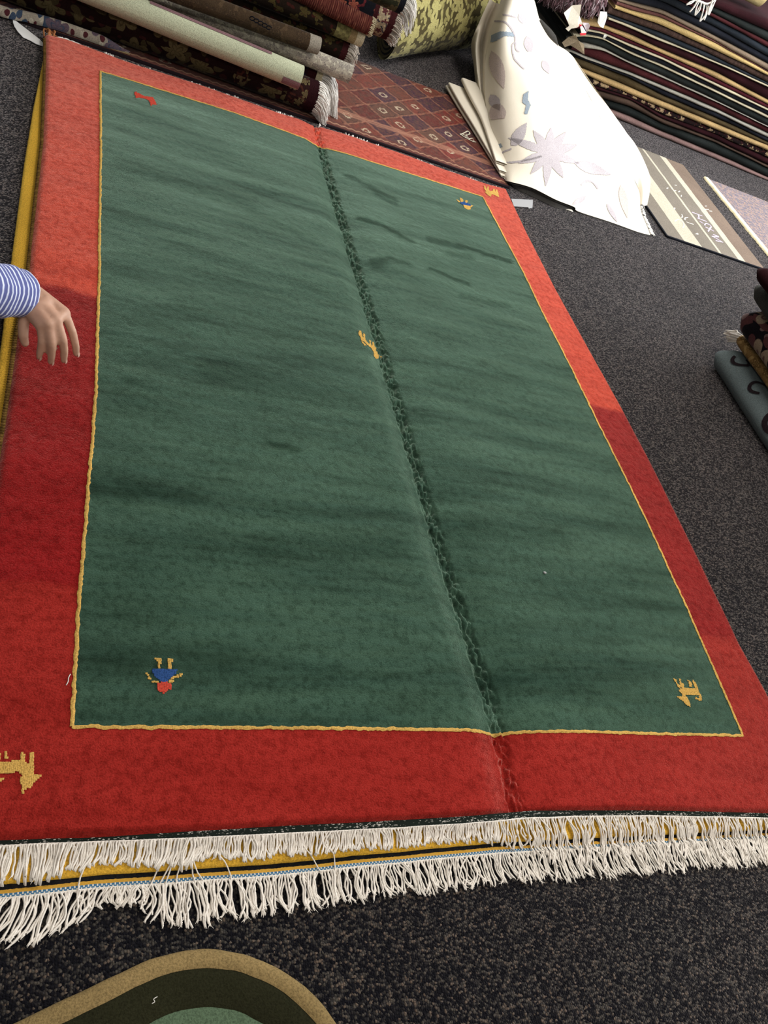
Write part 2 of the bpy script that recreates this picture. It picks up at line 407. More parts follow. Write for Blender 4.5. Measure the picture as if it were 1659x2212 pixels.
NAP_SHADES = [([(0.949,2.08),(1.042,2.062),(1.139,2.014)],.018,.9), ([(0.956,2.389),(1.133,2.303)],.022,.7), ([(1.06,2.30),(1.13,2.27)],.02,.6),([(1.241,2.06),(1.394,2.08)],.026,.7),
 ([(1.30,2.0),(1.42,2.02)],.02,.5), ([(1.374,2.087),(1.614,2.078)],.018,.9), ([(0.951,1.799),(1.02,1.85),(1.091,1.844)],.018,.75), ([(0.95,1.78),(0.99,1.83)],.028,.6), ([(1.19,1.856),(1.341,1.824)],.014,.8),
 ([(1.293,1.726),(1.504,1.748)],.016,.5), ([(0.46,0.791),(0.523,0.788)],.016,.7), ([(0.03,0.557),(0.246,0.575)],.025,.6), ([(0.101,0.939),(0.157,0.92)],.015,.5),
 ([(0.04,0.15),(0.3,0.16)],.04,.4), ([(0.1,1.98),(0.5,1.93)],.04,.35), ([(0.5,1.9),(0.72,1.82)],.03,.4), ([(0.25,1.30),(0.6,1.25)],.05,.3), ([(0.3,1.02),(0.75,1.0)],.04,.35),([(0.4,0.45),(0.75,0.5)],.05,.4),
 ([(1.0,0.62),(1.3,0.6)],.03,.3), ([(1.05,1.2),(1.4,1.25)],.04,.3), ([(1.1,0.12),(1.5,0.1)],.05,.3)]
def nap_shade(x, y):  # smears where pile lies the other way; their shade is painted as colour
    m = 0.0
    for pts, w, a in NAP_SHADES:
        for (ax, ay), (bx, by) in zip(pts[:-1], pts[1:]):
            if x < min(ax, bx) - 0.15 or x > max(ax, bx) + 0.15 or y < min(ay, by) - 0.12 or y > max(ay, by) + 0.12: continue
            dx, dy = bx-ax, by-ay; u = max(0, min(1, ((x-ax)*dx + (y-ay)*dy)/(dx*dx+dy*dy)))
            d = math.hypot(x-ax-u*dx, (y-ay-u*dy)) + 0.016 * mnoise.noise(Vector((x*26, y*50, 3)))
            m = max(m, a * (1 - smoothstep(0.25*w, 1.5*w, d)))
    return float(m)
v, f = rug_patch(sf, tf)
mesh('field', v, f, M_GREEN, rug, attr={'nap_shade': [nap_shade(p[0], p[1]) for p in v]})
bl = np.linspace(0, 1, 26); br = np.linspace(2, 3, 26); allt = np.concatenate([np.linspace(0, 1, 26), np.linspace(1, 2, 260)[1:], np.linspace(2, 3, 24)[1:]])
v, f = join([rug_patch(bl, allt), rug_patch(br, allt), rug_patch(sf, np.linspace(0, 1, 60)), rug_patch(sf, np.linspace(2, 3, 30))])
bo = mesh('border', v, f, M_RED, rug, label='red border with bands of orange and crimson')
# the border frames the field; weld its four runs
bm = bmesh.new(); bm.from_mesh(bo.data); bmesh.ops.remove_doubles(bm, verts=bm.verts, dist=1e-5); bm.to_mesh(bo.data); bm.free()
# thin yellow line, knot by knot uneven
def line_strip(pts, w, lift=0.0018):
    V, F = [], []
    n = len(pts)
    for k, (x, y) in enumerate(pts):
        a = np.array(pts[max(0, k-1)]); b = np.array(pts[min(n-1, k+1)]); d = b - a; d = d / (np.linalg.norm(d) + 1e-9)
        nrm = np.array([-d[1], d[0]])
        w1 = w * (0.75 + 0.7 * random.random()); w2 = w * (0.75 + 0.7 * random.random())
        for q in (-w1, 0, w2):
            xx, yy = x + nrm[0]*q, y + nrm[1]*q
            V.append((xx, yy, rug_h(xx, yy) + lift + (0.0016 if q == 0 else -0.0006)))
    return V, grid_faces(n, 3)
loop = []
for (s0, t0), (s1, t1), n in (((1,1),(2,1),300), ((2,1),(2,2),420), ((2,2),(1,2),300), ((1,2),(1,1),420)):
    for k in range(n):
        a = k / n; x, y = rug_xy(s0 + (s1-s0)*a, t0 + (t1-t0)*a)
        loop.append((x + 0.0022*mnoise.noise(Vector((x*40, y*40, 1))) , y + 0.0022*mnoise.noise(Vector((x*40, y*40, 4)))))
loop.append(loop[0])
v, f = line_strip(loop, 0.0034); mesh('border_line', v, f, M_YELLOW, rug, label='thin wavering yellow line')
# figures knotted into the pile, traced on the rug plane
def px_poly(pts, ox, oy, sc): return [tuple(P(ox + a/sc, oy + b/sc, ZR)[:2]) for a, b in pts]
def motif(name, polys, ox, oy, sc, mat, label, cell=0.0032, parent=rug, mats=None):
    V, F, FM = [], [], []
    for k, pl in enumerate(polys):
        mi = 0
        if isinstance(pl, tuple): mi, pl = pl
        q = px_poly(pl, ox, oy, sc)
        xs = [a for a, b in q]; ys = [b for a, b in q]
        nx = int((max(xs)-min(xs))/cell) + 2; ny = int((max(ys)-min(ys))/cell) + 2
        for i in range(nx):
            for j in range(ny):
                cx, cy = min(xs) + (i+.5)*cell, min(ys) + (j+.5)*cell
                if not inpoly(cx, cy, q): continue
                o = len(V); jx, jy = random.uniform(-.0006, .0006), random.uniform(-.0006, .0006)
                for (a, b) in ((-.62,-.62),(.62,-.62),(.62,.62),(-.62,.62)):
                    x, y = cx + a*cell + jx, cy + b*cell + jy; V.append((x, y, rug_h(x, y) + 0.0012))
                V.append((cx+jx, cy+jy, rug_h(cx, cy) + 0.003))
                F += [(o,o+1,o+4),(o+1,o+2,o+4),(o+2,o+3,o+4),(o+3,o,o+4)]; FM += [mi]*4
    return mesh(name, V, F, mat, parent, label=label, mats=mats, fmat=FM if mats else None)
motif('goat_motif', [[(500,420),(540,420),(550,490),(590,520),(650,575),(720,600),(770,600),(780,660),(820,720),(800,770),(775,790),(740,750),(735,690),(710,640),(640,610),(590,570),(540,555),(535,520),(505,480)],
  [(570,445),(600,450),(605,520),(580,510)], [(676,515),(692,515),(702,595),(680,595)], [(722,530),(740,530),(750,600),(720,600)], [(545,560),(612,620),(590,628),(545,585)], [(838,705),(866,712),(862,740),(836,730)]],
  700, 650, 6.636, M_YELLOW, 'yellow goat beside the crease')
motif('goat_motif', [[(425,400),(470,350),(520,365),(640,375),(680,365),(700,430),(715,460),(650,460),(560,450),(515,460),(545,520),(580,580),(575,625),(510,585),(480,540),(440,525),(395,485),(460,480),(470,450),(440,430)],
  [(340,235),(380,255),(400,305),(440,330),(440,370),(400,345),(372,290)], [(418,238),(440,245),(445,285),(480,312),(490,360),(455,360),(428,290)], [(540,258),(560,262),(590,290),(595,350),(562,345),(556,290)], [(602,255),(622,258),(645,295),(668,330),(685,375),(645,355),(615,300)],
  [(695,440),(718,455),(742,510),(722,537),(650,510),(655,495),(712,505),(700,470)]], 1400, 1430, 6.405, M_YELLOW, 'yellow upside-down goat in the field corner')
motif('goat_motif', [[(-160,990),(0,985),(60,985),(110,972),(170,985),(220,1000),(242,1020),(235,1085),(275,1070),(292,1080),(265,1112),(238,1125),(232,1160),(190,1165),(160,1210),(150,1200),(162,1160),(145,1130),(160,1080),(130,1055),(60,1060),(-160,1055)],
  [(35,905),(52,905),(54,960),(38,960)], [(152,905),(172,910),(176,990),(152,990)], [(215,920),(246,915),(244,1005),(212,1005)], [(-25,905),(-5,905),(-3,990),(-25,990)], [(0,1098),(26,1105),(-20,1140),(-50,1130)], [(-170,980),(-140,990),(-150,1080),(-175,1080)]], 0, 1350, 3.318, M_YELLOW, 'yellow goat in the red border near the front')
motif('goat_motif', [[(628,148),(645,155),(662,195),(690,208),(720,228),(770,222),(832,248),(848,310),(785,282),(740,265),(725,302),(690,285),(642,240),(668,228),(636,205)],
  [(680,158),(696,165),(694,205),(672,205)], [(762,192),(784,198),(786,235),(757,232)], [(798,203),(820,208),(834,255),(800,250)]], 950, 380, 6.636, M_YELLOW, 'yellow goat in the far corner of the red border')
motif('person_motif', [(0, [(1080,318),(1280,318),(1215,390),(1190,412),(1150,405),(1120,378)]), (1, [(1108,238),(1162,240),(1152,270),(1147,310),(1128,310),(1134,265)]), (1, [(1203,243),(1248,243),(1232,266),(1227,314),(1206,314),(1208,275)]),
  (1, [(1042,342),(1056,342),(1070,362),(1056,364)]), (1, [(1060,368),(1085,376),(1088,390),(1062,384)]), (1, [(1088,396),(1142,398),(1142,412),(1090,412)]), (1, [(1212,396),(1242,398),(1240,412),(1212,414)]), (1, [(1222,372),(1280,360),(1278,376),(1226,386)]), (1, [(1286,356),(1312,346),(1312,356),(1290,370)]),
  (2, [(1130,425),(1150,408),(1200,408),(1228,425),(1222,460),(1190,475),(1170,492),(1150,478),(1130,458)])], 0, 1350, 3.318, M_BLUEYARN, 'small upside-down woven figure in blue with yellow limbs and red head', mats=[M_YELLOW, M_REDYARN])
motif('person_motif', [(0, [(285,385),(340,378),(432,412),(438,436),(340,428),(296,405)]), (1, [(282,322),(312,332),(334,365),(320,384),(296,372)]), (1, [(362,362),(394,362),(388,398),(362,398)]), (1, [(332,424),(432,442),(438,482),(400,494),(352,468)]), (1, [(428,442),(480,426),(442,460)]), (1, [(238,346),(272,366),(304,386),(258,378)])], 950, 380, 6.636, M_BLUEYARN, 'small blue and yellow woven figure in the far corner of the field', mats=[M_YELLOW])
motif('animal_motif', [[(335,430),(358,402),(378,432),(410,438),(450,462),(540,492),(600,498),(668,508),(708,590),(730,634),(700,644),(642,640),(630,662),(616,640),(606,592),(580,552),(500,528),(400,514),(362,520),(346,470)]], 250, 150, 8.295, M_REDYARN, 'small red woven animal in the far left corner of the field', cell=0.004)

# woven end strip, cord and fringe of the near end
t = NT('dark_end_weave'); o = t.tc()
ck = t.vor(t.mapping(o, (1, 2.4, 1)), 330, 'Color'); cs = t.sep(ck)
n1 = t.noise(t.mapping(o, (9, 200, 1)), 1.0, 3, 0.6)
col = t.mix(t.ramp(t.math('MULTIPLY', cs[0], n1), [(0.44, 0.0), (0.50, 1.0)]), (0.010, 0.015, 0.012), (0.45, 0.43, 0.40))
t.bump(cs[1], 0.6, 0.002); M_DARKWEAVE = t.finish(col, 0.95)
YC = [-0.199, -0.199, -0.200, -0.199, -0.198, -0.195, -0.188, -0.190, -0.194, -0.211, -0.216]    # cord line of the green rug
xs = np.linspace(-0.172, 1.826, 300)
def cord_y(x): return interp(x, XF, YC) + 0.0012*mnoise.noise(Vector((x*14, 0, 8)))
V = []
for x in xs:
    y1 = interp(x, XF, YP) + 0.003; y2 = cord_y(x)
    for k in range(4):
        a = k/3; V.append((x, y1 + (y2-y1)*a, 0.024 - 0.002*a + 0.001*math.sin(a*3.1)))
mesh('end_weave', V, grid_faces(len(xs), 4), M_DARKWEAVE, rug, label='dark woven end strip with white flecks')
v, f = tubes([[(x, cord_y(x) - 0.001, 0.0245 + 0.0006*math.sin(x*900)) for x in np.linspace(-0.172, 1.826, 700)]], [0.0022], 5)
mesh('end_cord', v, f, M_CREAM, rug)

def fringe_strands(x0, x1, step, base, lengths, lean, ground, looped, clump=0.05, frizz=1.0, seed=3):
    """cotton warp ends hanging off a rug end towards -y; ground(x, y) = height they come to rest on"""
    r = random.Random(seed); paths, rads = [], []
    x = x0
    while x < x1:
        by, bz = base(x)
        L = lengths(x) * (r.uniform(0.82, 1.12) if (not callable(frizz) or x < 0.84) else r.uniform(0.6, 1.2)); ln = lean(x) + r.gauss(0, 0.06)
        fz = frizz(x) if callable(frizz) else frizz
        cph = mnoise.noise(Vector((x/clump, seed, 0)))
        cx = ln * L + 0.010 * cph * fz
        lift = r.uniform(0.0008, 0.0052)
        n = 9; pts = []
        bow = r.gauss(0, 0.004) * fz
        for k in range(n):
            a = k / (n - 1)
            yy = by - L * (a ** 0.92); xx = x + cx * a**1.4 + bow * math.sin(math.pi * a) + 0.0022*fz*mnoise.noise(Vector((x*300, a*3, seed)))
            zz = ground(xx, yy) + lift + (bz - ground(xx, yy)) * max(0, 1 - a*2.6)**1.6 + 0.004 * math.sin(math.pi * min(1, a*1.7)) * r.uniform(0.3, 1)
            pts.append((xx, yy, max(zz, ground(xx, yy) + 0.0012)))
        if looped(x, r):
            # a warp loop: runs back up to the cord
            w = r.uniform(0.0025, 0.006) * (1 if r.random() < 0.8 else 1.8)
            back = [(px + w * (1 - 0.9*(k/(n-1))**3), py, pz + 0.0011) for k, (px, py, pz) in enumerate(pts)][::-1]
            e = pts[-1]; pts = pts + [(e[0] + w*0.3, e[1] - 0.0022, e[2])] + back[1:]
            rads.append(0.00185)
        else:
            m = len(pts); rd = np.full(m, 0.0018); rd[-2] = 0.0024; rd[-1] = 0.0007
            # frayed tip
            for q in range(2):
                e = pts[-2]; tip = pts[-1]
                paths.append([e, ((e[0]+tip[0])/2 + r.gauss(0, .0016), (e[1]+tip[1])/2, e[2]+0.0006), (tip[0] + r.gauss(0, .0032), tip[1] - r.uniform(-.002, .004), tip[2] + 0.0003)]); rads.append(np.array([0.0013, 0.0010, 0.0003]))
            rads.append(rd)
        paths.append(pts)
        x += step * r.uniform(0.7, 1.3)
    return paths, rads
_yc = [P(*p, 0.008) for p in ((-60, 1947), (0, 1940), (200, 1919), (400, 1904), (600, 1891), (830, 1866), (1070, 1843))]
YCB = ([-0.3] + [q[0] for q in _yc] + [1.2, 1.85], [_yc[0][1] - 0.004] + [q[1] for q in _yc] + [_yc[-1][1] - 0.001, _yc[-1][1] - 0.004])   # cord of the yellow rug
def ycord(x): return interp(x, *YCB) + 0.0015*mnoise.noise(Vector((x*9, 3, 0)))
def ground_top(x, y):
    yc = ycord(x)
    if y > yc + 0.026: return 0.0165
    if y > yc: return 0.006 + 0.0105 * smoothstep(0.008, 0.026, y - yc)
    return 0.0045 * (1 - smoothstep(0, 0.012, yc - y)) + 0.0025 + (0.0045 if x > 0.84 else 0.0)
def len_top(x):
    return interp(x, [-0.2, -0.05, 0.06, 0.10, 0.20, 0.23, 0.5, 0.78, 0.86, 0.95, 1.3, 1.85], [0.058, 0.052, 0.038, 0.034, 0.046, 0.034, 0.034, 0.030, 0.046, 0.082, 0.092, 0.084]) + 0.008*mnoise.noise(Vector((x*11, 1, 1)))
pt, rt = fringe_strands(-0.17, 1.825, 0.0042, lambda x: (cord_y(x) - 0.002, 0.0245), len_top,
    lambda x: interp(x, [-0.2, 0.1, 0.5, 0.9, 1.85], [-0.28, -0.12, -0.02, 0.05, 0.02]) + 0.35*mnoise.noise(Vector((x*8, 5, 5))), ground_top,
    lambda x, r: r.random() < (0.92 if x < 0.84 else 0.12), clump=0.03, frizz=lambda x: 1.0 if x < 0.84 else 2.6, seed=3)
# a few long loose ends lying across the yellow strip
for x, ex, L in ((0.04, -0.012, 0.094), (0.15, -0.02, 0.105), (0.165, 0.0, 0.11), (0.175, -0.03, 0.115), (0.185, 0.005, 0.10), (0.21, 0.012, 0.07), (0.22, -0.012, 0.085), (0.25, 0.02, 0.075), (0.41, 0.03, 0.085), (0.44, 0.035, 0.07)):
    by = cord_y(x); pts = []
    for k in range(10):
        a = k/9; yy = by - L*a; xx = x + ex*a + 0.008*math.sin(a*5 + x*40)
        pts.append((xx, yy, max(ground_top(xx, yy) + 0.004, 0.0245*(1-a*2.5))))
    pt.append(pts); rt.append(0.0014)
v, f = tubes(pt, rt, 4, False); mesh('fringe', v, f, M_CREAM, rug, kind='stuff', label='cream cotton fringe of loops and loose ends')
# far end: fringe tucked under, only tufts stick out
pt, rt = [], []
r = random.Random(5)
x = -0.18
while x < 1.82:
    dens = 0.10 + 0.65 * (mnoise.noise(Vector((x*9, 2, 2))) > 0.08)
    if r.random() < dens:
        y = interp(x, XN, YF)
        for q in range(r.choice((1, 2, 3))):
            L = r.uniform(0.004, 0.018); dx = r.gauss(0, 0.010)
            pt.append([(x, y - 0.006, 0.019), (x + dx*0.5, y + L*0.6, 0.024 + r.uniform(0, 0.008)), (x + dx, y + L, 0.012 + r.uniform(0, 0.008))]); rt.append(np.array([0.002, 0.0024, 0.0012]))
    x += r.uniform(0.003, 0.010)
cpt = []
for k in range(22):      # unravelled corner at the far left
    a = r.random(); x = -0.20 + 0.11*a; y = 2.742 + 0.012*math.sin(a*3.0)
    q = [(x, y - 0.012, 0.026), (x - 0.006 + r.gauss(0, .006), y + 0.012, 0.036 + r.uniform(0, .010)), (x + r.gauss(0, .012), y + 0.020 + r.gauss(0, .005), 0.030), (x + 0.012 + r.gauss(0, .01), y + 0.014 + r.gauss(0, .006), 0.020)]
    q = [(p0[0], p0[1], p0[2] - 0.004) for p0 in q] if a > 0.35 else q
    if a < 0.35: cpt.append(crom(q, 3))
    else:
        q = [(x, y - 0.006, 0.024), (x + 0.010, y + 0.006 + r.gauss(0, .003), 0.030), (x + 0.024, y + 0.005 + r.gauss(0, .004), 0.029), (x + 0.038, y + r.gauss(0, .003), 0.024)]
        pt.append(crom(q, 3)); rt.append(0.0024)
v, f = tubes(cpt, [0.003]*len(cpt), 5); mesh('frayed_corner', v, f, wool('rust_and_cream_threads', lin((168, 112, 74)), 0.5, 300, blotch=90), rug, kind='stuff', label='frayed rust coloured corner threads')
v, f = tubes(pt, rt, 4); mesh('far_fringe', v, f, M_WHITE, rug, kind='stuff', label='white tufts of fringe along the far end')
M_SELV = wool('brown_gold_overcast', lin((128, 98, 52)), 0.5, 220, 0.8, 0.004, blotch=60)
pt = []
for k in range(1, 330):
    y = -0.18 + k*0.0088; xx = interp(y, YN, XL)
    pt.append([(xx + 0.004, y, 0.0250), (xx - 0.004, y + 0.002, 0.0222), (xx - 0.001, y + 0.003, 0.0202)])
v, f = tubes(pt, [0.0042]*len(pt), 5); mesh('side_binding', v, f, M_SELV, rug, label='brown and gold overcast edge')
pt = []
for k in range(1, 330):
    y = -0.18 + k*0.0088; xx = interp(y, YN, XR)
    pt.append([(xx - 0.005, y, 0.0255), (xx + 0.002, y + 0.002, 0.0222), (xx - 0.001, y + 0.003, 0.0202)])
v, f = tubes(pt, [0.0042]*len(pt), 5); mesh('side_binding', v, f, M_RED, rug)

# ------------------------------------------------------------------ yellow rug underneath
yrug = thing('flat_rug', (0.82, 1.2, 0.0), 'yellow rug lying under the green rug, showing along its left and front edges', 'rug')
YXL = ([-0.3, 0.93, 1.36, 1.86, 2.22, 2.53, 2.7], [-0.196, -0.194, -0.199, -0.202, -0.199, -0.191, -0.186])
V = []; ys = np.concatenate([np.linspace(-0.222, -0.19, 6), np.linspace(-0.17, 2.68, 200)])
prof = [(0.0, 0.001), (-0.002, 0.006), (0.0, 0.011), (0.006, 0.0138), (0.018, 0.0145)]
def yfront(x): return ycord(x) + 0.0195 + 0.0016*mnoise.noise(Vector((x*40, 1, 0)))
xcols = np.unique(np.concatenate([np.linspace(0.03, 1.81, 90), np.linspace(0.72, 1.06, 70)]))
rows = []
for b in ys:
    row = []
    xl = interp(b, *YXL) + 0.0012*mnoise.noise(Vector((b*60, 0, 0)))
    for dx, z in prof: row.append((xl + dx, b, z))
    for x in xcols: row.append((x, b, max(0.0012, min(0.0145 - 0.0133*math.exp(-((x - interp(b, CRY, CRX) - 0.02)/0.07)**4), rug_h(x, b) - 0.0062))))
    row.append((1.815, b, 0.001)); rows.append(row)
arr = np.array(rows)
for j in range(arr.shape[1]):      # bend the front row to the traced end line
    yf = yfront(arr[0, j, 0])
    for i in range(6):
        arr[i, j, 1] = yf + (0.0, 0.0008, 0.004, 0.010, 0.5*(arr[6, j, 1] - yf), 0.8*(arr[6, j, 1] - yf))[i]
        arr[i, j, 2] = min(arr[i, j, 2], (0.006, 0.0105, 0.0135, 0.0145, 0.0145, 0.0145)[i])
mesh('pile', arr.reshape(-1, 3), grid_faces(arr.shape[0], arr.shape[1]), M_GOLD, yrug)
def strip_along(a0, a1, z0, z1, jag=0.0):
    V = []
    for x in np.linspace(-0.19, 1.815, 620):
        yc = ycord(x); j1 = jag * random.uniform(-1, 1); j2 = jag * random.uniform(-1, 1)
        V += [(x, yc + a1 + j1, z1), (x, yc + (a0+a1)/2, (z0+z1)/2 + 0.0006), (x, yc + a0 + j2, z0)]
    return V, grid_faces(620, 3)
M_BLACK = wool('black_yarn', (0.012, 0.012, 0.014), 0.3, 300)
v, f = strip_along(0.012, 0.0205, 0.0066, 0.0072, 0.0010); mesh('black_line', v, f, M_BLACK, yrug)
M_KILIM = plain('ochre_weave', lin((198, 152, 62)), 0.95, 0.1, 500)
v, f = strip_along(0.0065, 0.0125, 0.0062, 0.0067, 0.0005); mesh('ochre_stripe', v, f, M_KILIM, yrug)
t = NT('blue_white_weave'); o = t.tc(); xyz = t.sep(t.mapping(o, (1, 1, 1), (0, 0, 0.0)))
yw = t.n('ShaderNodeUVMap'); uvs = t.sep(yw.outputs[0])
s1 = t.math('SINE', t.math('ADD', t.math('MULTIPLY', uvs[0], 900.0), t.math('MULTIPLY', t.math('FLOOR', t.math('MULTIPLY', uvs[1], 2.0)), 3.14)))
col = t.mix(t.ramp(s1, [(0.45, 0.0), (0.6, 1.0)]), lin((62, 106, 140)), (0.62, 0.60, 0.55))
M_BLUEW = t.finish(col, 0.95)
v, f = strip_along(0.0, 0.0070, 0.0056, 0.0063, 0.0)
uv = []
for x in np.linspace(-0.19, 1.815, 620): uv += [(x, 1.0), (x, 0.5), (x, 0.0)]
mesh('blue_white_stripe', v, f, M_BLUEW, yrug, uv=uv)
v, f = tubes([[(x, ycord(x) - 0.001, 0.0068 + 0.0005*math.sin(x*800)) for x in np.linspace(-0.19, 1.815, 700)]], [0.0022], 5)
mesh('end_cord', v, f, M_CREAM, yrug)
def len_low(x): return interp(x, [-0.2, -0.06, 0.03, 0.07, 0.12, 0.15, 0.35, 0.6, 0.85, 1.2, 1.5, 1.85], [0.070, 0.066, 0.060, 0.022, 0.026, 0.064, 0.060, 0.052, 0.056, 0.056, 0.055, 0.055]) + 0.008*mnoise.noise(Vector((x*16, 4, 1)))
pt, rt = fringe_strands(-0.19, 1.815, 0.0037, lambda x: (ycord(x) - 0.002, 0.0068), len_low,
    lambda x: interp(x, [-0.2, 0.05, 0.16, 0.5, 0.9, 1.85], [-0.6, -0.25, 0.12, 0.05, 0.2, 0.1]) + 0.5*mnoise.noise(Vector((x*9, 9, 5))), lambda x, y: 0.0022,
    lambda x, r: 0.07 < x < 0.12 or r.random() < 0.08, clump=0.022, frizz=2.0, seed=11)
v, f = tubes(pt, rt, 4, False); mesh('fringe', v, f, M_CREAM, yrug, kind='stuff', label='cream fringe spread over the carpet')

# ------------------------------------------------------------------ rounded rug at the viewer's feet
e1 = np.array([0.9455, 0.3256]); e2 = np.array([0.3256, -0.9455])
def rrect(ins, n=16, rho=0.27):
    """rounded-rectangle outline inset by ins, in the e1/e2 frame"""
    a0, a1, b0, b1 = -1.25 + ins, 0.25 - ins, 0.406 + ins, 1.5 - ins; rr = rho - ins
    pts = []
    for (cx, cy, st) in ((a1-rr, b0+rr, -90), (a1-rr, b1-rr, 0), (a0+rr, b1-rr, 90), (a0+rr, b0+rr, 180)):
        for k in range(n + 1):
            th = math.radians(st + 90*k/n); pts.append((cx + rr*math.cos(th), cy + rr*math.sin(th)))
    out = []
    for k in range(len(pts)):     # subdivide straight runs
        p, q = np.array(pts[k]), np.array(pts[(k+1) % len(pts)])
        m = max(1, int(np.linalg.norm(q-p)/0.03))
        for i in range(m): out.append(p + (q-p)*i/m)
    return np.array(out)
N_ = 400
def resamp(p, n):
    p = np.vstack([p, p[:1]]); s = np.concatenate([[0], np.cumsum(np.linalg.norm(np.diff(p, axis=0), axis=1))])
    u = np.linspace(0, s[-1], n, endpoint=False)
    return np.stack([np.interp(u, s, p[:, 0]), np.interp(u, s, p[:, 1])], 1)
rr_ = thing('rounded_rug', (*(e1*-0.5 + e2*0.95), 0.0), 'rounded-corner rug with tan edge, dark olive band and sage middle in the foreground', 'rug')
def ring(ins_z):
    V = []
    for ins, z in ins_z:
        q = resamp(rrect(ins), N_); wob = [0.0012*mnoise.noise(Vector((k*0.35, ins*90, 0))) for k in range(N_)]
        for k, (a, b) in enumerate(q):
            w = e1*(a + wob[k]) + e2*(b - wob[k]); V.append((w[0], w[1], z + 0.0006*mnoise.noise(Vector((w[0]*90, w[1]*90, 2)))))
    return V, grid_faces(len(ins_z), N_, True)
M_TAN = wool('tan_pile', lin((144, 122, 82)), 0.22, 300, 0.5); M_OLIVE = wool('dark_olive_pile', lin((40, 40, 26)), 0.25, 300, 0.5); M_SAGE = wool('sage_pile', lin((84, 102, 80)), 0.18, 300, 0.5)
v, f = ring([(-0.001, 0.0005), (-0.003, 0.006), (0.0, 0.011), (0.006, 0.0148), (0.014, 0.016), (0.022, 0.0155), (0.027, 0.0135)]); mesh('edge_band', v, f, M_TAN, rr_, label='tan outer band')
v, f = ring([(0.0265, 0.0125), (0.030, 0.0142), (0.05, 0.0145), (0.078, 0.0142), (0.082, 0.0125)]); mesh('dark_band', v, f, M_OLIVE, rr_, label='dark olive band')
v, f = ring([(0.0815, 0.0125), (0.086, 0.0143), (0.12, 0.0145), (0.2, 0.0145)]); n = len(v)
f = list(f) + [tuple(range(n - N_, n))]; mesh('middle', v, f, M_SAGE, rr_, label='sage green middle')

